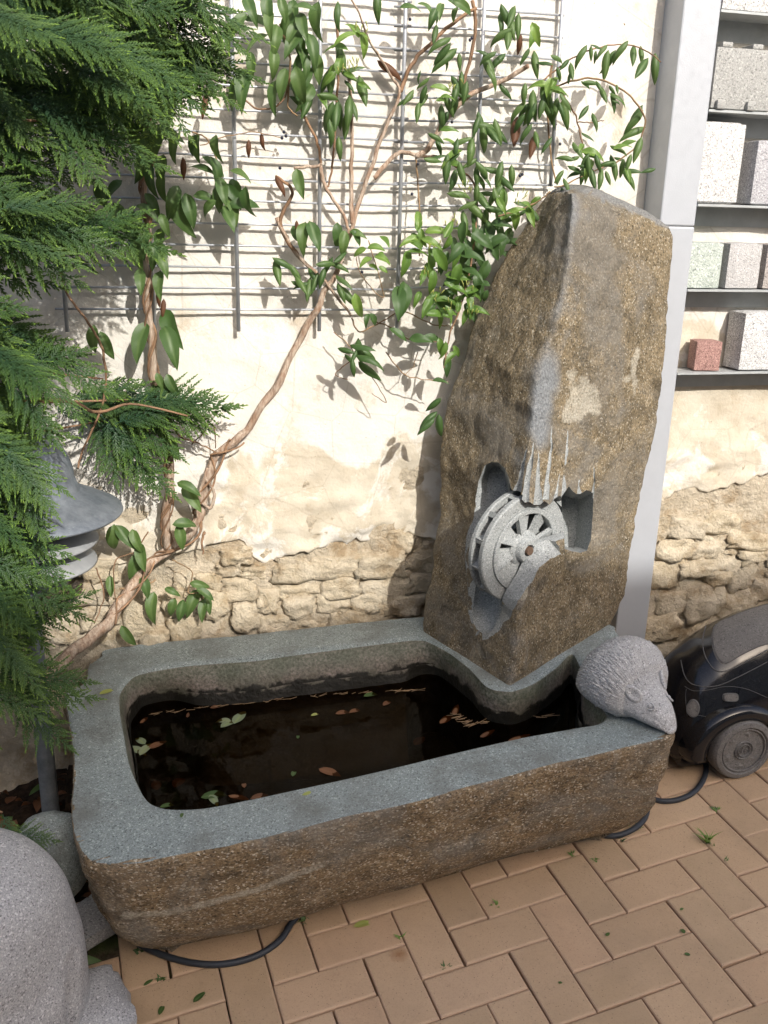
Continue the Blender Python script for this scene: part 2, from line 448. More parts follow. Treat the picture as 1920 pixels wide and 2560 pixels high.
# pavers ----------------------------------------------------------------------------
def paver_mesh(L, Wd):
    hx, hy, hz, b = L/2, Wd/2, .02, .0042
    rings = [(hx, hy, -hz), (hx, hy, hz-b*.9), (hx-b*.45, hy-b*.45, hz-b*.22), (hx-b*1.3, hy-b*1.3, hz)]
    V = []; E = []
    for k, (x, y, z) in enumerate(rings):
        V += [(-x, -y, z), (x, -y, z), (x, y, z), (-x, y, z)]; E += [[0, .85, .6, 0][k]]*4
    F = []
    for k in range(3):
        for j in range(4): F.append((k*4+j, k*4+(j+1) % 4, k*4+4+(j+1) % 4, k*4+4+j))
    F.append((12, 13, 14, 15))
    me = bpy.data.meshes.new('paver'); me.from_pydata(V, [], F)
    a = me.attributes.new('edge', 'FLOAT', 'POINT'); a.data.foreach_set('value', E)
    me.materials.append(M_paver); return me
pm = [paver_mesh(.1968, .0964), paver_mesh(.1964, .0968), paver_mesh(.1972, .0966)]
bricks = []
for i in range(-60, 61):
    for m_ in range(-30, 31):
        bricks.append((i+2*m_+1, -i+2*m_+.5, 0)); bricks.append((-1+i+2*m_+.5, -1-i+2*m_+1, 1))
def on_paving(p):
    x, y = p[0], p[1]
    if y > -.30 and x < 1.33: return False
    if y > -.03: return False
    if x < -.25 and y > -.66: return False
    if x < -.17 and y > -.55: return False
    return -1.7 < x < 3.2 and -3.4 < y
def pixel(X):
    v = np.asarray(X, float)-CAM; d = v@CF
    return (PW/2+FPX*(v@CR)/d, PH/2-FPX*(v@CU)/d) if d > .05 else (-9999, -9999)
cand = []
for (u, v, o_) in bricks:
    p = G0+.1*(u*EA+v*EB)
    if not on_paving(p): continue
    px, py = pixel(p)
    vis = -130 < px < 2050 and 1500 < py < 2700
    hidden = p[1] > -.52 and -.1 < p[0] < 1.1
    cand.append(((0 if vis and not hidden else 1), (px-960)**2+(py-2300)**2, p, o_))
cand.sort(key=lambda q: (q[0], q[1]))
pav = thing('paving', 'herringbone paving of beige clinker bricks', 'paving', G0)
pav['kind'] = 'structure'; del pav['category']
rest = MB()
for k, (vis, d_, p, o_) in enumerate(cand):
    a = unit(EA if o_ == 0 else EB); b = unit(EB if o_ == 0 else EA)
    tw = rnd.gauss(0, .006); n_ = unit(GN+rnd.gauss(0, .004)*a+rnd.gauss(0, .006)*b)
    x = unit(a+tw*b); y = unit(np.cross(n_, x)); x = unit(np.cross(y, n_))
    q = p+GN*(-.02+rnd.gauss(0, .0008))+a*rnd.gauss(0, .0008)+b*rnd.gauss(0, .0008)
    if k < 290: place('paver', pm[k % 3], pav, mat3(x, y, n_, q))
    else:
        h = (.098, .0478, .02); R_ = np.stack([x, y, n_], 1); rest.box(q, h, R_)
o = rest.obj('outer_pavers', M_paver, pav, smooth=False); o['kind'] = 'stuff'

# soil bed by the wall on the left --------------------------------------------------
mb = MB(); nx, ny = 70, 50; V = []
for j in range(ny):
    for i in range(nx):
        x = -2.0+1.86*i/(nx-1); y = -.86+.95*j/(ny-1)
        e = min(1, max(0, (-.20-x)/.10))*min(1, max(0, (y+.74)/.10))
        z = gz(x, y)-.03+e*(.055+.05*fbm((x, y, 0), 5)+.02*fbm((x, y, 4), 22))
        V.append((x, y, z))
mb.grid(V, nx, ny)
tag(mb.obj('soil_bed', M_soil), kind='structure')
# soil strip behind the trough, along the wall
mb = MB(); nx, ny = 110, 14; V = []
for j in range(ny):
    for i in range(nx):
        x = -.3+3.2*i/(nx-1); y = -.26+.34*j/(ny-1)
        e = min(1, max(0, (y+.24)/.14))
        z = gz(x, y)-.03+e*(.085+.03*fbm((x, y, 2), 7)+.012*fbm((x, y, 4), 30))
        V.append((x, y, z))
mb.grid(V, nx, ny)
tag(mb.obj('soil_strip', M_soil), kind='structure')

# house behind the camera: its eave throws the shade over the lower courtyard --------
EY = -9.0; EZ = .458+SUN[2]/-SUN[1]*(-EY)
hs = thing('neighbour_house', 'plain rendered house across the courtyard whose eave shades the paving', 'house', (3.6, EY, -.6))
hs.rotation_euler.z = .074
mb = MB(); mb.box((0, EY-4.2, EZ/2-.4), (9, 3.9, EZ/2)); mb.obj('wall', M_house, hs, False)
mb = MB(); mb.add([(-9.4, EY, EZ), (9.4, EY, EZ), (9.4, EY-4.2, EZ+2.2), (-9.4, EY-4.2, EZ+2.2), (9.4, EY-8.4, EZ), (-9.4, EY-8.4, EZ),
                   (-9.4, EY, EZ-.14), (9.4, EY, EZ-.14), (9.4, EY-8.4, EZ-.14), (-9.4, EY-8.4, EZ-.14)],
                  [(0, 1, 2, 3), (3, 2, 4, 5), (0, 6, 7, 1), (5, 4, 8, 9), (6, 9, 8, 7), (1, 7, 8, 4), (1, 4, 2), (0, 5, 9, 6), (0, 3, 5)])
mb.obj('roof', M_roof, hs, False)
for x in (-6, -3, 0, 3, 6):
    for z in (1.6, 4.4):
        mb = MB(); mb.box((x, EY-.28, z), (.55, .04, .75)); w_ = mb.obj('window', M_white, hs, False)
        mb = MB()
        for s_ in (-1, 1): mb.box((x+s_*.26, EY-.235, z), (.22, .01, .66))
        mb.obj('pane', M_pane, w_, False)

# ------------------------------------------------------------------ wall
wl_ = thing('garden_wall', 'old whitewashed plaster wall with crumbling rubble stone at its foot', 'wall', (.5, .1, 0))
def zb(x):
    """ragged lower edge of the plaster"""
    P = [(-2.2,.62),(-.6,.60),(-.42,.63),(-.30,.60),(-.12,.575),(.0,.615),(.13,.655),(.20,.65),(.235,.60),(.27,.575),(.30,.59),(.33,.61),(.45,.625),(.55,.635),(.68,.64),(.75,.63),(1.0,.68),(1.3,.72),(1.40,.735),(1.47,.72),(1.52,.74),(1.6,.725),(1.66,.745),(1.8,.78),(2.2,.75),(3.4,.7)]
    z = float(np.interp(x, [p[0] for p in P], [p[1] for p in P]))
    return z+.020*noise.noise(Vector((x*19, 0, 3)))+.012*noise.noise(Vector((x*52, 0, 3)))+.006*noise.noise(Vector((x*120, 0, 3)))
xs = list(np.arange(-2.2, -.5, .06))+list(np.arange(-.5, 2.05, .0125))+list(np.arange(2.05, 3.45, .06))
nz = 130; V = []
nx = len(xs)
for k in range(-2, nz):
    for x in xs:
        b = zb(x)
        if k < 0:
            V.append((x+.004*noise.noise(Vector((x*40, k, 1))), .012+.022*(-k-1), b+.006*(-k-1)+.004)); continue
        t = k/(nz-1); z = b+(2.75-b)*t**1.25
        e = max(0, 1-(z-b)/.30)
        layers = noise.noise(Vector((x*3.1, 0, z*8)))
        st = .0 if layers < .12 else .007
        y = .006*fbm((x, 0, z), 1.7, 3)+.004*fbm((x, 3, z), 9, 4)+.0015*fbm((x, 7, z), 42, 3)
        y += e*(.014*fbm((x, 1, z*1.8), 10, 5)+.003)+e*st
        if k == 0: y += .003
        V.append((x, y-.006, z))
mb = MB(); mb.grid(V, nx, nz+2); plaster = mb.obj('plaster', M_wall, wl_)
# wall core with mortar
mb = MB(); V = []; xs2 = list(np.arange(-2.2, -.5, .1))+list(np.arange(-.5, 2.05, .016))+list(np.arange(2.05, 3.45, .1)); nz = 60
for k in range(nz):
    for x in xs2:
        z = -.25+1.15*k/(nz-1); V.append((x, .007+.013*fbm((x, 0, z), 9, 5)+.008*fbm((x, 5, z), 40, 3), z))
mb.grid(V, len(xs2), nz); mb.obj('mortar', M_mortar, wl_)
mb = MB(); mb.box((.6, .30, 1.2), (2.8, .2, 1.55)); mb.obj('wall_core', M_mortar, wl_, False)
# rubble stones, one by one
def rubble(c, h, seed, rot=0.0, boxy=.55):
    bm = bmesh.new(); bmesh.ops.create_cube(bm, size=2); bmesh.ops.subdivide_edges(bm, edges=bm.edges[:], cuts=6, use_grid_fill=True)
    rot += rnd.gauss(0, .06)
    R_ = np.array([[math.cos(rot), 0, -math.sin(rot)], [0, 1, 0], [math.sin(rot), 0, math.cos(rot)]])
    sx = [rnd.uniform(.82, 1.1) for _ in range(4)]
    for v in bm.verts:
        p = np.array(v.co); q = unit(p)*1.12
        bx_ = min(.95, boxy+.22); p = p*bx_+q*(1-bx_)
        # crooked outline
        p[0] *= sx[0] if p[2] > 0 else sx[1]; p[2] *= sx[2] if p[0] > 0 else sx[3]
        p = p*(1+.24*noise.noise(Vector(p*1.5+seed*3.7))+.15*noise.noise(Vector(p*3.6+seed))+.06*noise.noise(Vector(p*9+seed)))
        v.co = Vector(np.array(c)+R_@(p*np.array(h)))
    bm.verts.index_update()
    mb = MB(); mb.add([v.co for v in bm.verts], [[v.index for v in f.verts] for f in bm.faces]); bm.free()
    mb.obj('stone', M_rubble, wl_)
sd = 0
def S(px0, py0, px1, py1, rot=0.0, dy=0.0, boxy=.6):
    """a stone seen between two picture corners, lying in the wall face"""
    global sd
    sd += 1
    a = W(px0, py0); b = W(px1, py1); c = (a+b)/2
    dep = rnd.uniform(.045, .06)
    rubble((c[0], dep-.007+rnd.uniform(-.005, .006)+dy*.7, c[2]), (abs(b[0]-a[0])/2*1.02, dep, abs(a[2]-b[2])/2*1.04), sd, rot, boxy)
for q in [(545,1372,640,1406),(690,1398,900,1446,.03),(893,1385,1020,1442,-.01,-.004),(1020,1382,1130,1425,.02),(970,1330,1035,1378,-.02,.008),
          (540,1412,600,1440),(600,1418,690,1450,-.05),(690,1450,800,1492,.02,.004),(800,1448,905,1490),(910,1446,1025,1494,.02),(1025,1430,1130,1480),
          (560,1450,640,1500,.05),(640,1470,700,1530),(700,1490,790,1545,.1,-.012,.3),(790,1492,880,1530,-.1),(880,1490,960,1530),(960,1490,1060,1540),
          (480,1440,560,1478),(430,1430,490,1480,.1),(500,1476,575,1545,.05,-.01,.35),(575,1505,650,1575,.1,-.012,.3),(400,1480,500,1540,.0,-.005),(300,1500,400,1590,.1,-.008,.4),
          (420,1535,500,1600,.1,-.015,.3),(350,1570,430,1625,.05,-.012,.3),(645,1540,720,1585,0,0,.3),(720,1545,820,1585,0,0,.3),(820,1530,930,1570,0,0,.3),
          (200,1400,300,1452,-.04,-.012),(130,1380,210,1440,.06),(170,1455,290,1510,-.1,-.008),(190,1512,300,1570,.1,-.006),(80,1450,165,1530,0,.0),(100,1540,190,1610),
          (20,1400,110,1450),(0,1480,80,1560),(-80,1420,20,1500),(-100,1520,60,1600),(250,1570,350,1640),(-160,1400,-80,1480)]: S(*q)
for q in [(1640,1295,1690,1350,.03),(1672,1300,1760,1345,-.12,-.012),(1760,1285,1850,1330,-.05),(1640,1352,1740,1392,.02,-.004),(1735,1345,1830,1392,-.02),
          (1815,1335,1920,1372,-.08,-.012),(1925,1290,2010,1340,0),(1622,1398,1702,1474,.02,.004),(1700,1404,1776,1440,.08,-.014),(1763,1428,1820,1464,.12,-.012,.4),
          (1776,1385,1846,1425,.05),(1818,1400,1888,1480,.15,-.006,.45),(1850,1372,1935,1405,0),(1868,1450,1960,1500,-.2,-.012,.4),(1720,1465,1800,1545,.1,-.016,.3),
          (1640,1480,1728,1540,.1,.004,.35),(1600,1540,1690,1602,.1,-.008,.35),(1690,1550,1760,1620,-.1,.0,.3),(1800,1480,1880,1540,.1,-.008,.3),(1930,1390,2020,1450),(2020,1330,2100,1400),
          (1960,1460,2050,1540),(1880,1530,1980,1600),(1600,1610,1700,1660,0,0,.3),(1720,1630,1820,1690,0,0,.3),(1760,1560,1850,1620,0,0,.3),(1500,1500,1600,1560),(1500,1560,1600,1620)]: S(*q)

# ------------------------------------------------------------------ trough
RH = .40; WH = .310
outer = [(640,1583),(520,1594),(420,1602),(339,1611),(262,1625),(253,1641),(222,1660),(211,1706),(164,1729),(161,1750),(174,1817),(181,1882),(182,1940),(177,2000),(180,2062),(190,2108),(208,2136),(230,2154),(266,2162),(316,2161),(386,2153),(463,2137),(559,2121),(654,2102),(765,2070),(929,2030),(1044,2004),(1123,1981),(1258,1946),(1417,1904),(1478,1891),(1575,1865),(1640,1850),(1676,1838),(1688,1820),(1672,1770),(1640,1710),(1600,1650),(1546,1584),(1528,1561),(1420,1545),(1240,1532),(1060,1540),(850,1560)]
inner = [(640,1647),(502,1657),(424,1666),(347,1682),(318,1702),(300,1728),(297,1750),(300,1786),(309,1836),(320,1898),(340,1955),(366,2000),(397,2018),(444,2024),(521,2019),(640,1996),(714,1980),(857,1949),(1000,1916),(1131,1884),(1298,1846),(1420,1824),(1490,1812),(1515,1797),(1512,1780),(1473,1715),(1440,1640),(1424,1632),(1393,1662),(1338,1702),(1290,1722),(1262,1724),(1218,1712),(1174,1667),(1123,1628),(1075,1602),(1050,1596),(1000,1599),(844,1619),(714,1636)]
def to_uv(p): d = p-G0; return np.array([d@bsx, d@np.cross(GN, bsx)])
BV = np.cross(GN, bsx)
def from_uv(q, h): return G0+bsx*q[0]+BV*q[1]+GN*h
def dense(loop, n):
    P = np.array([to_uv(G(x, y, RH)) for x, y in loop]); P = np.vstack([P[-2:], P, P[:3]])
    out = []
    k = len(loop)
    for q in np.linspace(0, k, n*4, endpoint=False):
        i = int(q); t = q-i; p0, p1, p2, p3 = P[i+1], P[i+2], P[i+3], P[(i+4) % len(P)]
        out.append(.5*((2*p1)+(p2-p0)*t+(2*p0-5*p1+4*p2-p3)*t*t+(3*p1-p0-3*p2+p3)*t**3))
    out = np.array(out); L = np.r_[0, np.cumsum(np.linalg.norm(np.diff(np.vstack([out, out[:1]]), axis=0), axis=1))]
    s = np.linspace(0, L[-1], n, endpoint=False); oc = np.vstack([out, out[:1]])
    return np.stack([np.interp(s, L, oc[:, 0]), np.interp(s, L, oc[:, 1])], 1)
NT = 420
I_ = dense(inner, NT); O_ = dense(outer, 900)
cen = to_uv(G(1215, 1850, RH))
ai = np.unwrap(np.arctan2(*(I_-cen).T[::-1])); ao = np.unwrap(np.arctan2(*(O_-cen).T[::-1]))
sg = np.sign(ai[-1]-ai[0])
ai2 = np.maximum.accumulate(ai*sg); ao2 = np.maximum.accumulate(ao*sg)
ro = np.linalg.norm(O_-cen, axis=1)
aoE = np.r_[ao2-2*math.pi, ao2, ao2+2*math.pi]; roE = np.r_[ro, ro, ro]
rr_ = np.interp(ai2, aoE, roE)
OO = cen+np.stack([np.cos(ai2*sg), np.sin(ai2*sg)], 1)*rr_[:, None]
def normals2(P):
    T = np.roll(P, -1, 0)-np.roll(P, 1, 0); N = np.stack([T[:, 1], -T[:, 0]], 1); N /= np.linalg.norm(N, axis=1)[:, None]+1e-9
    if ((P-P.mean(0))*N).sum() < 0: N = -N
    k = 9; Ns = sum(np.roll(N, s, 0) for s in range(-k, k+1)); return Ns/(np.linalg.norm(Ns, axis=1)[:, None]+1e-9)
NO = normals2(OO); NI = normals2(I_)
rings = []; mats_ = []
att_w = []; att_a = []; att_g = []
ctr = OO.mean(0)
hb = .035
prof = [(hb, .30), (hb+.002, .22), (hb+.012, .142), (.075, .108), (.11, .074), (.15, .050), (.19, .034), (.23, .022), (.275, .013), (.32, .006), (.355, .001), (.38, -.001), (.394, .0), (.3995, .0035)]
_h = [p[0] for p in prof]; _i = [p[1] for p in prof]; _q = np.linspace(0, len(prof)-1, 4*(len(prof)-1)+1)
prof = [(float(np.interp(q, range(len(_h)), _h)), float(np.interp(q, range(len(_i)), _i))) for q in _q]
for (h, ins) in prof:
    ring = []
    for i in range(NT):
        p = OO[i]-NO[i]*ins
        if ins > .2: p = ctr+(OO[i]-NO[i]*.142-ctr)*(1-(ins-.2)*4)
        P3 = from_uv(p, h)
        amp = .006 if h < .37 else .0028
        if abs(h-.2) < .16: amp *= 1.5
        d = amp*fbm(P3, 7, 4)+.6*amp*fbm(P3, 28, 3)
        ring.append(P3+np.r_[NO[i]@np.array([[bsx[0], bsx[1]], [BV[0], BV[1]]]), 0]*d+GN*(d*.4 if h < .39 else 0))
    rings.append(ring); mats_.append(0)
for t in (.05, .12, .22, .34, .46, .58, .70, .82, .92):
    rings.append([from_uv(OO[i]*(1-t)+I_[i]*t, RH+.0012*fbm(from_uv(OO[i]*(1-t)+I_[i]*t, 0), 9, 3)) for i in range(NT)]); mats_.append(1)
back = np.array([max(0, min(1, (from_uv(I_[i], RH)[1]+.62)/.15)) for i in range(NT)])
insf = np.array([(.15 if (from_uv(I_[i], RH)[0] > .66 and from_uv(I_[i], RH)[1] > -.56) else 1.45)*back[i]+(1-back[i])*.9 if from_uv(I_[i], RH)[0] > .02 else .35 for i in range(NT)])
for _ in range(30): insf = .25*np.roll(insf, 1)+.5*insf+.25*np.roll(insf, -1)
inner_prof = [(RH-.001, 0.0), (RH-.006, .004), (RH-.018, .011), (RH-.034, .017), (RH-.05, .024), (RH-.075, .030), (WH+.03, .038), (WH+.012, .043), (WH-.01, .048), (WH-.05, .06), (WH-.10, .08), (.14, .12), (.135, .30)]
for (h, ins) in inner_prof:
    ring = []
    for i in range(NT):
        p = I_[i]-NI[i]*ins*insf[i] if ins < .2 else cen+(I_[i]-cen)*.6
        P3 = from_uv(p, h-(.006*back[i] if h > RH-.03 else 0))
        d = .004*fbm(P3, 14, 4) if h < RH-.004 else 0
        ring.append(P3+np.r_[NI[i]@np.array([[bsx[0], bsx[1]], [BV[0], BV[1]]]), 0]*d)
    rings.append(ring); mats_.append(2)
mb = MB(); V = [p for r in rings for p in r]
mb.add(V, [])
for k in range(len(rings)-1):
    mi0 = 0 if k < len(prof)-1 else (1 if k < len(prof)+9 else 2)
    for i in range(NT):
        mi = mi0
        if k == len(prof)-2 and noise.noise(Vector((i*.31, 2.2, 0))) > .05: mi = 1
        if k == len(prof)-1 and noise.noise(Vector((i*.23, 7.2, 0))) > .38: mi = 0
        a = k*NT+i; b = k*NT+(i+1) % NT; q = (a, b, b+NT, a+NT)
        mb.f.append(q if sg > 0 else q[::-1]); mb.m.append(mi)
for r0, mi in ((0, 0), (len(rings)-1, 2)):
    cidx = len(mb.v); c_ = np.mean([mb.v[r0*NT+i] for i in range(NT)], axis=0); mb.v.append(tuple(c_))
    for i in range(NT):
        q = (r0*NT+i, r0*NT+(i+1) % NT, cidx); mb.f.append(q[::-1] if (r0 == 0) == (sg > 0) else q); mb.m.append(mi)
tr = thing('stone_trough', 'long granite trough with sawn grey rim and rough brown sides', 'trough', from_uv(ctr, 0))
me = mb.mesh('basin')
wet, alg, gr = [], [], []
for v in me.vertices:
    h = (np.array(v.co)-G0)@GN
    wet.append(max(0, min(1, .5+(WH+.030-h)/.03*.5)))
    alg.append(max(0, min(1, 1-abs(h-(RH-.018))/.028))*.7)
    # a pale quartz vein runs along the front side
    px, py = pixel(v.co)
    gr.append(0)
for nm, arr in (('wet', wet), ('algae', alg), ('grey', gr)):
    a = me.attributes.new(nm, 'FLOAT', 'POINT'); a.data.foreach_set('value', arr)
basin = link('basin', me, [M_crust, M_rim, M_inside], tr, 'sharp')
BVH_T = BVHTree.FromPolygons([Vector(v) for v in mb.v], mb.f)
def cast(px, py, bvh):
    d = Vector(ray(px, py)).normalized(); h = bvh.ray_cast(Vector(CAM), d); return h
# quartz vein: lichen attr on basin
lich = [0.0]*len(me.vertices)
for i, v in enumerate(me.vertices):
    px, py = pixel(v.co)
    if px < 900 and py > 2120:
        yv = np.interp(px, [300, 400, 480, 560, 650, 760, 860], [2290, 2285, 2270, 2248, 2222, 2180, 2140]); dd = abs(py-yv)
        lich[i] = min(1, max(0, 1-dd/15)*1.35) if 300 < px < 860 else 0
a = me.attributes.new('lichen', 'FLOAT', 'POINT'); a.data.foreach_set('value', lich)

# water
mb = MB(); V = []; ringsN = 6
wl2 = [I_[i]-NI[i]*.043*insf[i] for i in range(NT)]
for k in range(ringsN):
    for i in range(NT): V.append(from_uv(cen+(wl2[i]-cen)*(1.02-k/ringsN), WH))
mb.grid(V, NT, ringsN, True, flip=sg < 0)
mb.v.append(tuple(from_uv(cen, WH))); ci = len(mb.v)-1
for i in range(NT):
    q = ((ringsN-1)*NT+i, (ringsN-1)*NT+(i+1) % NT, ci); mb.f.append(q if sg > 0 else q[::-1]); mb.m.append(0)
tag(mb.obj('water', M_water), kind='structure')

# supports
def block(name, label, cat, c, h, R_, mat, bev=.006, group=None, amp=.004, seed=0):
    bm = bmesh.new(); bmesh.ops.create_cube(bm, size=2); bmesh.ops.subdivide_edges(bm, edges=bm.edges[:], cuts=6, use_grid_fill=True)
    mb = MB(); V = []
    for v in bm.verts:
        p = np.array(v.co); q = p.copy()
        e = sorted(abs(q))[1]
        sh = 1-bev/min(h)*max(0, (e-.6)/.4)
        p = p*np.array(h)*sh
        d = amp*fbm(p+seed, 26, 4)
        V.append(np.array(c)+R_@(p+unit(q)*d))
    bm.verts.index_update(); mb.add(V, [[v.index for v in f.verts] for f in bm.faces]); bm.free()
    o = mb.obj(name, mat, smooth='sharp')
    return tag(o, label, cat, group) if label else o
RG = np.stack([bsx, BV, GN], 1)
p = G(600, 2300)
block('support_stone', 'flat grey stone propping the left end of the trough', 'stone', from_uv(to_uv(p)+np.array([.02, .10]), .022), (.13, .07, .02), RG, M_rim)
p = G(1500, 2080)
block('support_stone', 'flat stone under the trough end beside the black hose', 'stone', from_uv(to_uv(p)+np.array([-.12, .12]), .022), (.09, .07, .02), RG, M_rim, seed=4)
p = G(255, 2330, .03)
Rk = Matrix.Rotation(.55, 3, Vector(GN)); RK = np.array(Rk)@RG
block('kerb_slab', 'pale concrete kerb slab between granite figure and trough', 'slab', p+GN*-.005-BV*-.03+bsx*-.05, (.10, .06, .026), RK, M_grey, seed=9)

# ------------------------------------------------------------------ standing stone
polyL = [(1055,1576,-.166),(1060,1530,-.16),(1078,1407,-.14),(1089,1323,-.125),(1093,1246,-.115),(1095,1115,-.105),(1103,1073,-.10),(1112,997,-.10),(1139,938,-.10),(1177,803,-.10),(1216,718,-.10),(1262,633,-.11),(1312,560,-.12),(1370,482,-.14),(1393,468,-.15)]
polyF = [(1274,1716,-.494),(1282,1640,-.485),(1289,1572,-.475),(1305,1380,-.452),(1320,1200,-.43),(1340,953,-.395),(1378,837,-.375),(1405,733,-.355),(1424,625,-.335),(1432,536,-.31),(1430,490,-.29)]
polyR = [(1532,1556,-.276),(1559,1486,-.27),(1574,1424,-.26),(1599,1316,-.25),(1621,1189,-.24),(1636,1096,-.23),(1652,980,-.22),(1671,845,-.21),(1681,741,-.20),(1690,594,-.19),(1681,562,-.18)]
def poly3(P):
    A = np.array([W(x, y, Y) for x, y, Y in P]); z = A[:, 2]; t = (z-z[0])/(z[-1]-z[0]); return t, A
tl, AL = poly3(polyL); tf, AF = poly3(polyF); trr, AR = poly3(polyR)
def at(t, T, A): return np.array([np.interp(t, T, A[:, k]) for k in range(3)])
NZ, NE = 150, 44
ringsS = []
for k in range(NZ):
    t = k/(NZ-1)
    L, F_, R_ = at(t, tl, AL), at(t, tf, AF), at(t, trr, AR)
    B1 = np.array([R_[0]-.07, -.075, R_[2]*.75+L[2]*.25]); B2 = np.array([L[0]+.06, -.07, L[2]])
    corners = [L, F_, R_, B1, B2]; ring = []
    for a, b, n_ in ((L, F_, NE+10), (F_, R_, NE+20), (R_, B1, 16), (B1, B2, 20), (B2, L, 8)):
        for j in range(n_): ring.append(a+(b-a)*j/n_)
    ring = np.array(ring)
    # round the corners a little, the front ridge least
    sm = ring.copy()
    for _ in range(3): sm = .25*np.roll(sm, 1, 0)+.5*sm+.25*np.roll(sm, -1, 0)
    ringsS.append(sm)
NRS = len(ringsS[0])
top = ringsS[-1]; tc_ = top.mean(0)+np.array([0, .02, .0])
for s_ in (.96, .85, .65, .4, .15):
    ringsS.append(tc_+(top-tc_)*s_+np.array([0, 0, .030*(1-s_**2)]))
bot = ringsS[0]; bc = bot.mean(0)
pre = [bc+(bot-bc)*s_+np.array([0, 0, -.001]) for s_ in (.3, .9)]
allr = pre+ringsS
mb = MB(); V = []
for kk, ring in enumerate(allr):
    c_ = ring.mean(0)
    for p in ring:
        out = unit((p-c_)*np.array([1, 1, 0])); hi = kk > len(pre)+NZ-2
        if hi: out = unit(out+np.array([0, 0, 1.5]))
        d = .010*fbm(p, 4.5, 3)+.006*fbm(p+5, 14, 4)+.0028*fbm(p+9, 48, 3)
        # shallow flake scars
        s1 = noise.noise(Vector(p*6+np.array([3, 1, 2]))); d += -.004*max(0, min(1, (s1-.2)/.25))
        if kk < len(pre)+2: d *= .2
        V.append(p+out*d)
mb.grid(V, NRS, len(allr), True)
for r0, fl in ((0, True), (len(allr)-1, False)):
    ci = len(mb.v); mb.v.append(tuple(np.mean([mb.v[r0*NRS+i] for i in range(NRS)], axis=0)))
    for i in range(NRS):
        q = (r0*NRS+i, r0*NRS+(i+1) % NRS, ci); mb.f.append(q[::-1] if fl else q); mb.m.append(0)
st_me = mb.mesh('standing_stone')
bm = bmesh.new(); bm.from_mesh(st_me); bmesh.ops.recalc_face_normals(bm, faces=bm.faces[:]); bm.to_mesh(st_me); bm.free()
st_me.materials.append(M_stone); st_me.materials.append(M_cut)
stone = bpy.data.objects.new('standing_stone', st_me); COL.objects.link(stone)
BVH_S = BVHTree.FromPolygons([Vector(v) for v in mb.v], mb.f)

# wheel frame
WTH = .40; WTILT = -.06
WN = np.array([math.sin(WTH)*math.cos(WTILT), -math.cos(WTH)*math.cos(WTILT), math.sin(WTILT)])
WU = np.array([math.cos(WTH), math.sin(WTH), 0]); WV = np.cross(WN, WU)*-1
if WV[2] < 0: WV = -WV
WC = W(1312, 1372, -.39); WR = .14; WT = .052
RW = np.stack([WU, WV, WN], 1)
vdir = unit(CAM-WC)
def on_view_plane(px, py, off):
    d = ray(px, py); p0 = WC+vdir*off; return CAM+d*((vdir@(p0-CAM))/(vdir@d))
cutters = []
def solid(V, F):
    me = bpy.data.meshes.new('cutter'); me.from_pydata([tuple(map(float, v)) for v in V], [], F)
    bm = bmesh.new(); bm.from_mesh(me); bmesh.ops.recalc_face_normals(bm, faces=bm.faces[:]); bm.to_mesh(me); bm.free()
    me.materials.append(M_cut); o = bpy.data.objects.new('cutter', me); COL.objects.link(o); cutters.append(o); return o
def loft(outer_, inner_, off_in, near=()):
    n_ = len(outer_); A = []; B = []; C_ = []
    for k_, ((ox, oy), (ix, iy)) in enumerate(zip(outer_, inner_)):
        h = cast(ox, oy, BVH_S); s_ = np.array(h[0]) if h[0] is not None else on_view_plane(ox, oy, .05)
        off = near[1] if near and k_ in near[0] else off_in
        i_ = on_view_plane(ix, iy, off); m_ = s_+unit(s_-i_)*.003
        A.append(m_+vdir*.30); B.append(i_); C_.append(m_)
    tri = tessellate_polygon([[Vector((x, y, 0)) for x, y in outer_]]); tri2 = tessellate_polygon([[Vector((x, y, 0)) for x, y in inner_]])
    F = [tuple(t) for t in tri]+[tuple(2*n_+q for q in t)[::-1] for t in tri2]
    for b in (0, n_): F += [(b+i, b+(i+1) % n_, b+n_+(i+1) % n_, b+n_+i) for i in range(n_)]
    solid(A+C_+B, F)
outl = [(1213,1163),(1228,1155),(1246,1156),(1262,1170),(1273,1195),(1279,1225),(1284,1240),(1293,1248),(1302,1246),(1312,1256),(1322,1254),(1335,1262),(1350,1262),(1362,1252),(1374,1262),(1386,1246),(1398,1240),(1410,1240),
        (1428,1330),(1434,1375),(1402,1384),(1374,1396),(1348,1418),(1332,1452),(1312,1476),(1294,1502),(1280,1526),(1275,1546),(1258,1556),(1254,1566),(1240,1582),(1224,1594),(1206,1597),(1188,1587),(1176,1566),(1172,1535),(1173,1490),(1168,1440),(1163,1390),(1168,1340),(1184,1296),(1189,1250),(1196,1205)]
innl = [(1228,1172),(1236,1168),(1248,1170),(1260,1184),(1266,1210),(1270,1232),(1276,1244),(1287,1252),(1298,1252),(1312,1256),(1322,1256),(1335,1262),(1350,1262),(1362,1256),(1374,1262),(1388,1250),(1400,1250),(1412,1255),
        (1420,1330),(1414,1360),(1372,1350),(1338,1358),(1308,1390),(1288,1434),(1262,1466),(1252,1488),(1250,1505),(1250,1518),(1246,1520),(1240,1515),(1234,1510),(1224,1506),(1212,1500),(1200,1494),(1192,1488),(1188,1480),(1186,1470),(1180,1430),(1176,1390),(1182,1340),(1206,1296),(1216,1250),(1218,1205)]
loft(outl, innl, -.065, (range(19, 27), .0))
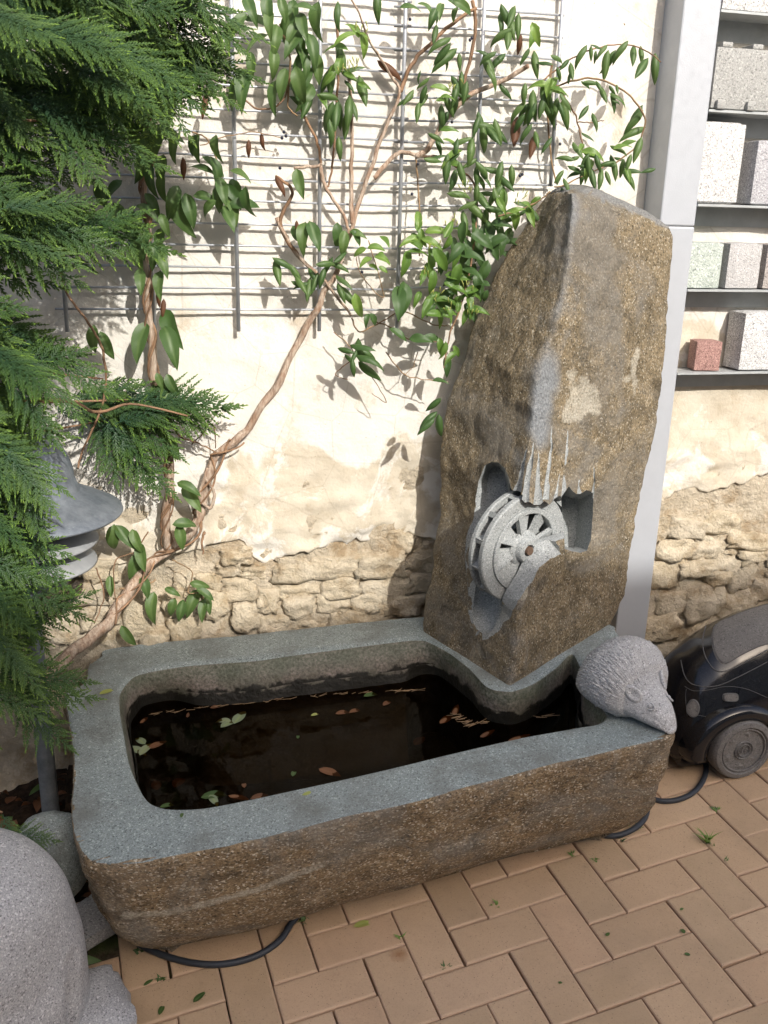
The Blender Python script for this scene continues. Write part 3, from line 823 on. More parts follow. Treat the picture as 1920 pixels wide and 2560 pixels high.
# niche beside the wheel
nout = [(1405,1240),(1422,1216),(1430,1226),(1440,1234),(1452,1234),(1466,1225),(1484,1232),(1482,1290),(1477,1350),(1468,1376),(1450,1382),(1428,1378),(1412,1372)]
nin = [(1398,1245),(1412,1240),(1420,1242),(1428,1246),(1434,1246),(1440,1244),(1446,1250),(1444,1290),(1440,1345),(1436,1362),(1430,1368),(1420,1368),(1406,1366)]
loft(nout, nin, -.20)
# slot that the wheel turns in
V = []; F = []; n_ = 48; R2 = WR+.014
for z in (-WT-.016, .008):
    for j in range(n_): a = 2*math.pi*j/n_; V.append(WC+RW@np.array([R2*math.cos(a), R2*math.sin(a), z]))
F = [tuple(range(n_)), tuple(range(n_, 2*n_))[::-1]]+[(j, (j+1) % n_, n_+(j+1) % n_, n_+j) for j in range(n_)]
solid(V, F)
def capsule(P, R_):
    V = []; n_ = 20; k_ = len(P)
    for i in range(k_):
        t = unit(P[min(i+1, k_-1)]-P[max(0, i-1)]); u = unit(np.cross(t, [1, .2, 0])); w = np.cross(t, u)
        for j in range(n_): a = 2*math.pi*j/n_; V.append(P[i]+R_[i]*(u*math.cos(a)+w*math.sin(a)))
    F = [tuple(range(n_)), tuple(range((k_-1)*n_, k_*n_))[::-1]]+[(i*n_+j, i*n_+(j+1) % n_, (i+1)*n_+(j+1) % n_, (i+1)*n_+j) for i in range(k_-1) for j in range(n_)]
    solid(V, F)
sA = on_view_plane(1226, 1440, -.035); hB = cast(1210, 1556, BVH_S); sB = np.array(hB[0])-vdir*.004
dd = unit(sB-sA); LL = np.linalg.norm(sB-sA); rp = .040
pp, rr5 = [sA], [rp]
for a in np.linspace(0, 1.45, 8): pp.append(sB-dd*.012+dd*rp*math.sin(a)); rr5.append(rp*math.cos(a))
capsule(pp, rr5)
# flutes that lead the water down onto the wheel
def flute(x0, y0, x1, y1, r, inset=.35):
    a = cast(x0, y0, BVH_S); b = cast(x1, y1, BVH_S)
    if a[0] is None or b[0] is None: return
    A = np.array(a[0]); B = np.array(b[0]); nA = np.array(a[1]); nB = np.array(b[1])
    B = B+nB*r*inset; A = A+nA*.0015; d = unit(B-A); B = B+d*.012
    u = unit(np.cross(d, [0, 1, 0])); w = np.cross(d, u); V = []; n_ = 14
    for (c_, q) in ((A, .0012), (A*.4+B*.6, r*.55), (B, r)):
        for j in range(n_): t = 2*math.pi*j/n_; V.append(c_+q*(u*math.cos(t)+w*math.sin(t)))
    F = [tuple(range(n_)), tuple(range(2*n_, 3*n_))[::-1]]+[(k*n_+j, k*n_+(j+1) % n_, (k+1)*n_+(j+1) % n_, (k+1)*n_+j) for k in range(2) for j in range(n_)]
    solid(V, F)
for q in [(1318,1120,1288,1250,.022),(1334,1105,1310,1258,.019),(1345,1130,1345,1264,.02),(1380,1060,1366,1236,.013),(1419,1075,1412,1234,.013),(1452,1130,1449,1234,.010),(1484,1165,1482,1235,.008),(1400,1180,1390,1240,.008)]: flute(*q)
# chipped facet at the ridge
fo = [(1336,957),(1378,925),(1400,950),(1398,1010),(1380,1075),(1352,1090),(1345,1040)]
pts = []
for (x, y) in fo:
    h = cast(x, y, BVH_S); pts.append(np.array(h[0]))
def volume(me):
    bm = bmesh.new(); bm.from_mesh(me); v = bm.calc_volume(signed=True); bm.free(); return v
cur = volume(st_me)
for i, c_ in enumerate(cutters):
    for attempt in range(5):
        stone.modifiers.clear()
        md = stone.modifiers.new('cut', 'BOOLEAN'); md.operation = 'DIFFERENCE'; md.solver = 'EXACT' if attempt < 4 else 'FAST'; md.object = c_
        md.material_mode = 'TRANSFER'; md.use_self = attempt == 3
        bpy.context.view_layer.update()
        cut = bpy.data.meshes.new_from_object(stone.evaluated_get(bpy.context.evaluated_depsgraph_get()))
        v_ = volume(cut)
        if .9*cur < v_ <= cur+2e-4:
            cur = v_; stone.modifiers.clear(); stone.data = cut; break
        c_.location = c_.location+Vector((rnd.gauss(0, .0006), rnd.gauss(0, .0006), rnd.gauss(0, .0006)))
    else: print('cutter skipped', i)
cut = stone.data
# keep the main piece only
bm = bmesh.new(); bm.from_mesh(cut); seen = set(); comps = []
for v in bm.verts:
    if v in seen: continue
    st_ = [v]; seen.add(v); cc = []
    while st_:
        q = st_.pop(); cc.append(q)
        for e in q.link_edges:
            w = e.other_vert(q)
            if w not in seen: seen.add(w); st_.append(w)
    comps.append(cc)
comps.sort(key=len)
for cc in comps[:-1]: bmesh.ops.delete(bm, geom=cc, context='VERTS')
bm.to_mesh(cut); bm.free()
print('stone cut polys', len(st_me.polygons), len(cut.polygons), len(comps), [m.name for m in cut.materials])
for c_ in cutters: bpy.data.objects.remove(c_)
bpy.data.objects.remove(stone)
gr, li = [], []
FPX_ = [(x, y) for x, y, _ in polyF]; fy = np.array([p[1] for p in FPX_])[::-1]; fx = np.array([p[0] for p in FPX_])[::-1]
rid = [at(t, tf, AF) for t in np.linspace(0, 1, 60)]
rid = np.array(rid)
facet = np.array([W(1368, 1000, -.40), W(1362, 1050, -.41), W(1385, 940, -.39)])
spots = [(W(1470, 985, -.36), .045, .075), (W(1462, 1020, -.36), .07, .03), (W(1592, 925, -.28), .018, .05), (W(1578, 950, -.29), .03, .018), (W(1310, 1480, -.46), .012, .02)]
zt = ringsS[NZ-1][:, 2].mean()
for v in cut.vertices:
    p = np.array(v.co)
    d = np.linalg.norm(rid-p, axis=1).min()
    nz_ = fbm(p, 16, 4)
    g = max(0, 1-(d/.03))*.8*(1 if p[2] > 1.08 else .35)+.5*nz_*(d < .06)
    dfc = np.linalg.norm((facet-p)*np.array([1, 1, .62]), axis=1).min()
    g = max(g, 1.3-(dfc/.045)**2+.3*nz_)
    # worn top surface
    L_, R_ = AL[-1], AR[-1]; zl = np.interp(p[0], [L_[0], AF[-1][0], R_[0]], [L_[2], L_[2]+.012, R_[2]])
    if p[2] > zl-.012+.012*nz_: g = max(g, .75)
    gr.append(min(1, max(0, g)))
    l = 0
    for c_, rx, rz in spots:
        q = math.hypot((p[0]-c_[0])/rx, (p[2]-c_[2])/rz)
        l = max(l, min(1, (1.25-q+1.1*nz_)*1.6))
    li.append(max(0, min(1, l)))
for nm, arr in (('grey', gr), ('lichen', li)):
    a = cut.attributes.new(nm, 'FLOAT', 'POINT'); a.data.foreach_set('value', arr)
cut.name = 'standing_stone'
stone = bpy.data.objects.new('standing_stone', cut); COL.objects.link(stone)
cut.polygons.foreach_set('use_smooth', [True]*len(cut.polygons)); cut.set_sharp_from_angle(angle=math.radians(42))
tag(stone, 'tall brown standing stone on the trough with a carved opening for a wheel', 'stone')

# ------------------------------------------------------------------ water wheel
wh = thing('water_wheel', 'grey carved stone water wheel set in the standing stone', 'wheel', WC)
mb = MB()
n_ = 60; r1 = WR; r0 = .098
def ringplate(mb, ra, rb, z0, z1, bev=.003):
    mb.lathe([(ra, z0), (rb-bev, z0), (rb, z0+bev), (rb, z1-bev), (rb-bev, z1), (ra+bev, z1), (ra, z1-bev)], WC, RW, n_, closed=True)
ringplate(mb, .104, WR, -.017, 0)
mb.obj('rim', M_cut, wh, 'sharp')
mb = MB(); ringplate(mb, .092, .106, -.017, .0045, .0015); mb.obj('rim_lip', M_cut, wh, 'sharp')
mb = MB(); ringplate(mb, .05, WR, -WT, -WT+.014); mb.obj('back_rim', M_cut, wh, 'sharp')
mb = MB(); ringplate(mb, .096, .108, -WT+.014, -.017, .001); mb.obj('drum', M_cut, wh, 'sharp')
for k in range(12):
    a = 2*math.pi*k/12+.2; u = WU*math.cos(a)+WV*math.sin(a); t = -WU*math.sin(a)+WV*math.cos(a)
    d = unit(u*.9+t*.45); e = np.cross(WN, d)
    mb = MB(); mb.box(WC+u*.120+WN*(-.5*(WT)+.0), (.019, .0065, (WT-.030)/2), np.stack([d, e, WN], 1)); mb.obj('paddle', M_cut, wh, False)
mb = MB(); mb.lathe([(.046, -.050), (.100, -.050), (.100, -.044), (.046, -.044)], WC, RW, n_, closed=True); mb.obj('back_disc', M_cut, wh, 'sharp')
for k in range(8):
    a = 2*math.pi*k/8+.16; u = WU*math.cos(a)+WV*math.sin(a); t = -WU*math.sin(a)+WV*math.cos(a)
    tilt_ = .34; tt = unit(t*math.cos(tilt_)+WN*math.sin(tilt_)); nn_ = np.cross(u, tt)
    mb = MB(); V = []
    for (r_, w_) in ((.036, .0125), (.096, .0290)):
        for (sx, sz) in ((-1, -1), (1, -1), (1, 1), (-1, 1)): V.append(WC+u*r_+tt*sx*w_+nn_*sz*.0055-WN*.009)
    mb.add(V, [(0, 3, 2, 1), (4, 5, 6, 7), (0, 1, 5, 4), (1, 2, 6, 5), (2, 3, 7, 6), (3, 0, 4, 7)]); mb.obj('spoke', M_cut, wh, False)
mb = MB(); mb.lathe([(.012, -.03), (.046, -.03), (.046, -.004), (.042, .0), (.034, .002), (.031, .012), (.028, .015), (.016, .016), (.014, .012), (.012, .0)], WC, RW, 40, closed=True); mb.obj('hub', M_cut, wh, 'sharp')
mb = MB(); mb.lathe([(.0001, .020), (.010, .020), (.011, .018), (.011, -.08), (.0001, -.08)], WC, RW, 20); mb.obj('axle', simple('rusty_axle', (.12,.075,.05), .5, .4, .4, 60), wh, 'sharp')

# ------------------------------------------------------------------ shelf unit
PD = -.10
xl = W(1678, 300, PD)[0]; xr = W(1769, 300, PD)[0]
sh = thing('wall_shelf', 'grey steel wall shelf with stone samples on narrow ledges', 'shelf', (xl+.05, -.05, .06))
zs = W(1712, 566, PD)[2]
pxc = (xl+xr)/2; phw = (xr-xl)/2
mb = MB(); mb.box((pxc, PD/2-.001, (zs+2.75)/2+.0008), (phw, -PD/2-.001, (2.75-zs)/2), bev=.004); mb.obj('post', M_post, sh, False)
mb = MB(); mb.box((pxc+.001, PD/2-.001, (zs+.04)/2-.0008), (phw, -PD/2-.001, (zs-.04)/2), bev=.004); mb.obj('post', M_post, sh, False)
mb = MB(); mb.box((2.25, PD/2-.001, 1.4), (phw, -PD/2-.001, 1.35), bev=.004); mb.obj('post', M_post, sh, False)
shz = [W(1795, 22, PD)[2], W(1765, 272, PD)[2], W(1738, 509, PD)[2], W(1712, 723, PD)[2], W(1688, 932, PD)[2]]
for z in shz:
    mb = MB()
    P = [(PD, z-.006), (PD, z), (-.008, z), (-.008, z-.055), (-.013, z-.055), (-.013, z-.006)]
    V = [(x, y, zz) for x in (xr+.0015, 2.25-phw-.0015) for (y, zz) in P]
    F = [(k, (k+1) % 6, 6+(k+1) % 6, 6+k) for k in range(6)]+[(0, 1, 2, 5), (5, 2, 3, 4), (11, 8, 7, 6), (10, 9, 8, 11)]
    mb.add(V, [f[::-1] for f in F]); o = mb.obj('ledge', M_shelf, sh, False)
def gm(name, base, dark, light, sp, rough=.7): return granite(name, base, dark, light, sp*2.2, rough, .0016, amt=.7)
B_conc = gm('concrete_block', (.36,.36,.34), (.28,.28,.27), (.44,.44,.42), 150)
B_white = gm('white_speckled_block', (.62,.61,.59), (.25,.25,.25), (.85,.84,.82), 130)
B_lilac = gm('grey_speckled_block', (.42,.42,.44), (.24,.23,.25), (.62,.62,.63), 170)
B_green = gm('green_white_block', (.42,.47,.42), (.26,.32,.28), (.66,.69,.64), 150)
B_pink = gm('pinkish_grey_block', (.46,.455,.445), (.32,.305,.30), (.60,.59,.58), 220)
B_red = gm('red_brown_block', (.34,.19,.165), (.20,.10,.085), (.48,.30,.26), 190)
B_salt = gm('salt_pepper_block', (.66,.66,.65), (.12,.12,.12), (.82,.82,.81), 170)
B_brown = gm('brown_speckled_block', (.36,.33,.305), (.2,.17,.155), (.52,.48,.45), 170)
def sample(lbl, mat, px0, px1, ptop, zsh, depth=.085, yf=PD+.004, rot=0.0, lift=0, w=None):
    pyb = 0
    a = W(px0, ptop, yf); b = W(px1, ptop, yf); zt_ = a[2]
    c_ = np.array([(a[0]+b[0])/2, yf+depth/2, (zsh+.0006+zt_)/2+lift/2]); h = ((b[0]-a[0])/2, depth/2, (zt_-zsh-.0006)/2)
    R_ = np.array(Matrix.Rotation(rot, 3, 'Z'))
    return block('stone_sample', lbl, 'block', c_, h, R_, mat, .0022, 'stone samples on the shelf', .0010, rnd.random()*50)
# x is taken at the block's front bottom edge
def xb(px, z): # picture x at a given height -> world x on the front plane
    y = pixel((1.6, PD, z))[1]; return px
sample('grey concrete paver sample with spacer nubs lying on the upper ledge', B_conc, 1792, 1960, 112, shz[1], .084, lift=0)
nb = bpy.data.objects[-1] if False else [o for o in COL.objects if o.name.startswith('stone_sample')][0]
# spacer nubs of the concrete sample: children
zt1 = W(1792, 112, PD)[2]
for px in (1828, 1905):
    x = W(px, 100, PD)[0]; mb = MB(); mb.box((x, PD+.045, zt1+.005), (.015, .035, .006), bev=.003); o = mb.obj('spacer_nub', B_conc, nb, 'sharp')
    mb = MB(); mb.box((x-.008, PD-.0005, shz[1]+.012), (.012, .006, .011), bev=.003); o = mb.obj('spacer_nub', B_conc, nb, 'sharp')
sample('coarse white speckled block standing left on the second ledge', B_white, 1758, 1872, 300, shz[2], .075)
sample('lilac grey block beside the coarse white block', B_lilac, 1896, 2010, 347, shz[2], .075)
sample('green and white speckled block next to the post', B_green, 1725, 1814, 604, shz[3], .08)
sample('pinkish grey block between green and brown blocks', B_pink, 1826, 1912, 606, shz[3], .08)
sample('brown speckled block right of the pinkish grey block', B_brown, 1921, 2010, 608, shz[3], .08)
sample('small red brown cube on the lowest ledge', B_red, 1752, 1812, 853, shz[4], .065, PD+.010, rot=-.22)
sample('black and white speckled block beside the red cube', B_salt, 1865, 1965, 780, shz[4], .083)
sample('pale speckled block standing on the topmost ledge', B_white, 1815, 1990, -90, shz[0], .08)

# ------------------------------------------------------------------ trellis
tr1 = thing('wire_trellis', 'galvanised wire trellis panel hung with vine beside the cypress', 'trellis', W(590, 780, -.03), 'trellis panels on the wall')
YT = -.030
tx0 = W(595, 773.5, -.06)[0]; z0 = W(595, 773.5, -.06)[2]
# bars (vertical) every 20 cm, wires (horizontal) every 5 cm
fac = (2.3721+YT)/(2.3121)   # the panel hangs a little nearer the wall than the calibration plane
def TP(i, j): # i column, j wire row
    p = np.array([tx0+.2*i, -.06, z0+.05*j]); d = p-CAM; return CAM+d*((YT-CAM[1])/d[1])
for j in range(0, 24):
    a, b = TP(-2.12, j), TP(2.08, j); mb = MB()
    mb.tube([a, a*.5+b*.5+np.array([0, rnd.gauss(0, .002), rnd.gauss(0, .001)]), b], .0029, 6); mb.obj('wire', M_wire, tr1)
for i in (-2, -1, 0, 1, 2):
    a, b = TP(i, -1.05), TP(i, 24); a = a+np.array([0, -.0052, 0]); b = b+np.array([0, -.0052, 0]); mb = MB(); mb.tube([a, b], .0050, 8); mb.obj('bar', M_wire, tr1)
tr2 = thing('wire_trellis', 'smaller wire trellis panel ending beside the standing stone', 'trellis', W(1300, 470, -.03), 'trellis panels on the wall')
barsR = [((1187,540),(1212,0)), ((1376,466),(1407,0))]
def lerp2(a, b, y): t = (y-a[1])/(b[1]-a[1]); return a[0]+(b[0]-a[0])*t
YR = -.024
for (a, b) in barsR:
    a2 = (lerp2(a, b, a[1]), a[1]); b2 = (lerp2(a, b, -180), -180); mb = MB(); mb.tube([W(*a2, YR-.005), W(*b2, YR-.005)], .0050, 8); mb.obj('bar', M_wire, tr2)
rowsR = [(-85,-72),(-30,-17),(23,39),(74,95),(133,150),(190,202),(247,256),(304,310),(357,361),(405,413),(459,463),(514,512),(566,560),(618,608),(668,658),(716,706)]
for k, (yl, yr) in enumerate(rowsR):
    xr_ = lerp2(*barsR[1], yr)+6 if yr < 470 else 1200+(20 if yr < 560 else 0); x0_ = 985
    yl_ = yl-(yr-yl)*(1214-x0_)/190*.35
    mb = MB(); mb.tube([W(x0_, yl_, YR), W(1200, yl, YR), W(xr_, yr, YR)] if xr_ > 1230 else [W(x0_, yl_, YR), W(xr_, yl, YR)], .0028, 6); mb.obj('wire', M_wire, tr2)

# ------------------------------------------------------------------ leaf meshes
def leaf_mesh(kind, seed):
    r = random.Random(seed); nu, nv = 7, 9; V = []; mid = []
    wid = {'oval': .42, 'lance': .38, 'roll': .44, 'round': .52}[kind]
    fold = {'oval': .35, 'lance': .45, 'roll': -1.5, 'round': .25}[kind]
    curl = r.uniform(.3, .95); sidec = r.uniform(-.25, .25)
    for j in range(nv):
        t = j/(nv-1); w = wid*.5*(math.sin(math.pi*min(1, t**.85))**.75)*(1-.30*t)*1.15
        if j == nv-1: w = .002
        a = curl*t*t; x = t*math.cos(a*.6); z = -t*math.sin(a*.75)
        for i in range(nu):
            s_ = (i/(nu-1))*2-1; y = s_*w
            if kind == 'roll':
                ang = s_*1.25; yy = w*.72*math.sin(ang)/1.0; zz = -w*.85*(1-math.cos(ang))
            else:
                yy = y*(1-.12*abs(fold)); zz = abs(y)*fold+.02*math.sin(t*9+s_*2+seed)
            V.append((x, yy+sidec*t*t*.25, z+zz)); mid.append(.5 if i == nu//2 else 0)
    mb = MB(); mb.grid(V, nu, nv)
    me = mb.mesh('leaf'); a = me.attributes.new('mid', 'FLOAT', 'POINT'); a.data.foreach_set('value', mid)
    me.polygons.foreach_set('use_smooth', [True]*len(me.polygons)); me.materials.append(M_leaf)
    return me
LM = {k: [leaf_mesh(k, s_) for s_ in range(4)] for k in ('oval', 'lance', 'roll', 'round')}
def leaf_matrix(p, ang, size, tilt=None, roll=None, r=rnd):
    """p: middle of the leaf; ang: direction in the picture plane, 0 right, 90 down"""
    a = math.radians(ang); d = CR*math.cos(a)-CU*math.sin(a)
    d = unit(d+(-CF)*(r.uniform(-.25, .55) if tilt is None else tilt))
    n0 = unit(-CF*.8+np.array([0, -.3, .75])+np.array([r.gauss(0, .35), r.gauss(0, .3), r.gauss(0, .35)]) if roll is None else roll)
    y = unit(np.cross(n0, d)); n1 = np.cross(d, y)
    return mat3(d*size, y*size, n1*size, np.asarray(p)-d*size*.5)

# ------------------------------------------------------------------ vine
vine = thing('climbing_vine', 'evergreen climbing vine with woody stems and drooping leaves on the wall', 'vine', G(130, 1700, .1))
def pxpath(P, n):
    A = [W(x, y, Y) for x, y, Y in P]; return smooth_poly(A, n)
def stem(P, r0, r1, n=40, mat=M_bark, ns=10, bark=.22, wob=.0, seed=0, name='stem'):
    A = pxpath(P, n)
    if wob: A = [a+np.array([wob*noise.noise(Vector((i*.35, seed, 0))), wob*noise.noise(Vector((i*.35, seed, 5))), wob*noise.noise(Vector((i*.35, seed, 9)))]) for i, a in enumerate(A)]
    mb = MB(); mb.tube(A, [r0+(r1-r0)*i/(n-1) for i in range(n)], ns, bark=bark, seed=seed); return mb.obj(name, mat, vine)
trunk = [(60,1740,-.30),(130,1680,-.26),(200,1612,-.2),(270,1556,-.15),(318,1484,-.10),(358,1425,-.07),(415,1375,-.045),(478,1332,-.035),(500,1275,-.03),(517,1200,-.03),(545,1135,-.03),(592,1100,-.03),(640,1040,-.03),(700,950,-.03),(742,862,-.03),(780,795,-.035),(812,735,-.045),(850,660,-.05),(880,560,-.05),(920,440,-.05),(960,330,-.05),(998,235,-.05),(968,172,-.05),(930,110,-.05),(865,-20,-.05)]
stem(trunk, .0165, .0018, 110, ns=14, bark=.45, wob=.010, seed=3, name='trunk')
tl_ = [(420,1372,-.05),(415,1290,-.055),(425,1200,-.055),(418,1120,-.055),(396,1060,-.055),(386,980,-.055),(380,860,-.055),(370,760,-.06),(365,650,-.06),(370,560,-.06),(358,480,-.06),(374,400,-.06),(370,300,-.06),(352,180,-.06),(350,60,-.06)]
stem(tl_, .0115, .006, 90, bark=.3, wob=.004, seed=11)
# thin stems twined round the left stem
base = pxpath(tl_, 160)
for ph, rr2, turns, tt in ((0, .014, 9, .0030), (2.2, .016, 7, .0024), (4.1, .013, 12, .0020)):
    A = [b+np.array([rr2*math.cos(ph+turns*2*math.pi*i/160)*(1-.4*i/160), -abs(.3*rr2)+rr2*.8*math.sin(ph+turns*2*math.pi*i/160)*(1-.4*i/160), 0]) for i, b in enumerate(base)]
    mb = MB(); mb.tube(A, tt, 6, bark=.3, seed=ph); mb.obj('twining_stem', M_twig, vine)
base = pxpath(trunk[3:12], 90)
for ph, turns, tt in ((0, 4, .0026), (3, 3, .0032)):
    A = [b+np.array([.018*math.cos(ph+turns*2*math.pi*i/90), -.016+.008*math.sin(ph+turns*2*math.pi*i/90), .01*math.sin(ph+turns*2*math.pi*i/90)]) for i, b in enumerate(base)]
    mb = MB(); mb.tube(A, tt, 6, bark=.3, seed=ph); mb.obj('twining_stem', M_twig, vine)
thin = [
 ([(880,560,-.05),(878,440,-.05),(880,330,-.05),(872,180,-.05)], .006, .004, M_bark),
 ([(690,545,-.05),(745,640,-.05),(800,690,-.05),(845,745,-.06),(880,790,-.07)], .0055, .003, M_bark),
 ([(745,640,-.05),(700,560,-.05),(730,480,-.05),(690,440,-.05)], .0055, .003, M_twig),
 ([(800,415,-.05),(815,470,-.05),(860,540,-.05),(872,590,-.05)], .005, .004, M_bark),
 ([(735,420,-.05),(790,415,-.05),(803,412,-.05)], .004, .004, M_bark),
 ([(735,225,-.05),(760,290,-.05),(790,350,-.05),(803,415,-.05)], .004, .003, M_twig),
 ([(1320,165,-.07),(1250,205,-.06),(1180,235,-.06),(1120,290,-.05),(1070,370,-.05),(1040,390,-.05)], .006, .007, M_bark),
 ([(935,445,-.05),(975,400,-.05),(1005,380,-.05),(1050,390,-.05),(1100,392,-.06)], .006, .004, M_bark),
 ([(1000,230,-.05),(1030,160,-.05),(1075,110,-.05),(1130,60,-.05),(1190,20,-.05)], .005, .004, M_twig),
 ([(1180,0,-.05),(1190,70,-.05),(1165,190,-.05),(1145,270,-.05)], .0045, .004, M_twig),
 ([(1340,215,-.1),(1390,175,-.1),(1440,140,-.11),(1500,118,-.12),(1570,112,-.13),(1620,130,-.14),(1652,155,-.15)], .0022, .0016, M_twig),
 ([(1390,215,-.1),(1440,200,-.12),(1500,198,-.14),(1560,228,-.15),(1598,268,-.15),(1612,310,-.15),(1592,365,-.15),(1540,405,-.15),(1480,430,-.16),(1420,458,-.17),(1385,468,-.17)], .0024, .0018, M_twigd),
 ([(1390,215,-.08),(1430,270,-.09),(1450,330,-.10),(1455,380,-.12)], .0024, .0018, M_twig),
 ([(1445,305,-.1),(1480,306,-.1),(1510,300,-.1)], .0016, .0012, M_twig),
 ([(1380,160,-.05),(1370,260,-.05),(1375,370,-.05),(1390,460,-.05)], .003, .002, M_twigd),
 ([(1110,400,-.06),(1160,430,-.08),(1190,470,-.1),(1190,560,-.12),(1180,640,-.13),(1160,740,-.14),(1120,850,-.15),(1110,920,-.16)], .003, .002, M_twig),
 ([(1245,540,-.17),(1300,525,-.17),(1350,500,-.18),(1375,478,-.18)], .0022, .0016, M_twigd),
 ([(1040,390,-.05),(1045,470,-.06),(1050,540,-.08),(1048,640,-.09)], .0022, .0018, M_twigd),
 ([(880,900,-.08),(840,935,-.08),(870,950,-.08)], .0014, .001, M_twig),
 ([(835,830,-.07),(870,860,-.08),(900,905,-.09),(935,950,-.09),(965,1005,-.09),(930,985,-.09)], .0016, .001, M_twigd),
 ([(965,880,-.08),(1010,935,-.09),(1070,950,-.1),(1120,955,-.12)], .0018, .0012, M_twigd),
 ([(1045,880,-.08),(1030,920,-.08),(1010,937,-.09)], .0014, .001, M_twigd),
 ([(880,795,-.07),(900,830,-.07),(960,800,-.07),(1010,780,-.08),(1080,810,-.1),(1120,815,-.12)], .002, .0015, M_twigd),
 ([(930,800,-.06),(980,820,-.07),(1030,850,-.08),(1100,855,-.1)], .002, .0014, M_twigd),
 ([(150,680,-.12),(165,730,-.12),(225,815,-.12),(255,870,-.13),(265,960,-.13),(245,1040,-.13),(205,1130,-.13),(195,1170,-.13)], .0032, .0026, M_twig),
 ([(480,1110,-.04),(510,1080,-.05),(530,1060,-.06),(540,1120,-.05)], .002, .0015, M_twig),
 ([(380,980,-.06),(440,1080,-.06),(500,1110,-.06),(540,1130,-.04)], .0022, .0018, M_twig),
 ([(520,1170,-.05),(500,1240,-.05),(525,1270,-.05),(535,1230,-.05),(515,1200,-.05)], .005, .004, M_bark),
 ([(510,1330,-.05),(505,1360,-.06),(508,1385,-.06)], .004, .002, M_twig),
 ([(370,1330,-.08),(335,1380,-.08),(290,1400,-.08),(285,1470,-.1),(290,1500,-.1)], .0018, .0014, M_twig),
 ([(430,1400,-.06),(480,1430,-.06),(470,1480,-.06),(500,1480,-.06)], .0018, .0014, M_twigd),
 ([(480,330,-.06),(520,350,-.07),(550,420,-.07),(560,470,-.07)], .002, .0015, M_twigd),
 ([(590,230,-.06),(640,270,-.06),(700,260,-.06),(725,200,-.06)], .0025, .002, M_twig),
 ([(700,60,-.07),(725,150,-.07),(720,260,-.06),(745,290,-.06)], .003, .002, M_twigd),
 ([(840,60,-.06),(850,130,-.06),(845,200,-.06),(838,330,-.06),(830,420,-.05),(820,470,-.05)], .0035, .0025, M_twig),
 ([(920,600,-.06),(960,740,-.07),(905,690,-.07),(890,640,-.07)], .0014, .001, M_twigd),
 ([(1000,690,-.1),(1040,660,-.1),(1060,610,-.1),(1045,560,-.1)], .0016, .0012, M_twigd),
 ([(1560,60,-.05),(1562,61,-.05)], .001, .001, M_twigd),
 ([(240,1420,-.12),(260,1490,-.12),(235,1560,-.14)], .002, .0014, M_twig),
 ([(300,1470,-.1),(340,1470,-.09),(390,1450,-.07)], .0026, .0018, M_twigd),
 ([(500,365,-.05),(565,340,-.05),(640,330,-.05),(700,345,-.05)], .0014, .001, M_twigd),
]
for k, (P, r0, r1, m_) in enumerate(thin[:-5]+thin[-4:]): stem(P, r0, r1, max(12, 8*len(P)), m_, 6, .2, .003, k*1.7, 'stem' if r0 > .004 else 'twig')

c2 = lambda x, y: (500+x/2.592, y/2.592)
c3 = lambda x, y: (1000+x/2.592, y/2.592)
c6 = lambda x, y: (500+x/2.592, 700+y/2.592)
leaves = []   # px, py, angle, length px, kind, tone, depth
def L_(pts, f=None, ang=90, sd_=28, ln=58, kind='roll', tone=0, Y=-.08, sl=8):
    for q in pts:
        x, y = (q[0], q[1]) if f is None else f(q[0], q[1])
        a = q[2] if len(q) > 2 else rnd.gauss(ang, sd_); l = q[3] if len(q) > 3 else max(34, rnd.gauss(ln, sl))
        leaves.append((x, y, a, l, kind, tone, Y))
# left vine, large leaves
L_([(390,345,100,80),(425,335,20,70),(430,365,120,70),(362,390,95,120),(400,420,100,70),(450,545,70,100),(430,500,110,80),(475,525,75,80),(250,490,95,80),(300,545,65,90),(355,600,95,75),(405,655,60,70),(382,640,85,60),(395,710,95,70),(372,450,100,70)], kind='oval', Y=-.10)
L_([(490,370,100,65),(535,365,95,60),(505,420,10,70),(545,430,65,75),(512,490,10,60),(515,520,150,60),(555,475,75,70),(580,505,60,80),(600,432,20,60),(612,505,95,70),(570,540,60,75),(545,500,80,60)], kind='oval', Y=-.11)
L_([(348,850,105,100),(425,855,65,100),(400,955,70,45),(428,965,70,60),(415,1000,80,70),(230,850,100,70),(265,865,70,70),(430,1120,55,75),(275,1040,60,60)], kind='oval', Y=-.10)
L_([(470,1215,15,60),(478,1245,55,75),(465,1307,-8,62),(452,1345,80,65),(280,1350,100,75),(312,1342,50,70),(338,1352,70,60),(352,1392,80,70),(338,1430,95,90)], kind='oval', Y=-.09)
L_([(275,1465,85,50),(375,1518,100,75),(364,1468,70,60),(500,1462,10,48),(515,1485,30,50),(478,1506,115,70),(452,1528,100,55),(428,1520,110,50),(505,1525,100,55),(430,1478,20,40),(320,1592,60,60),(520,1510,70,45)], kind='oval', Y=-.07)
L_([(345,250),(372,230),(395,270),(350,300),(385,200),(410,230),(340,180),(365,520),(345,560),(400,470),(350,700),(410,560),(340,640),(395,600),(415,300),(330,330),(425,250)], None, 90, 30, 62, 'oval', 0, -.11)
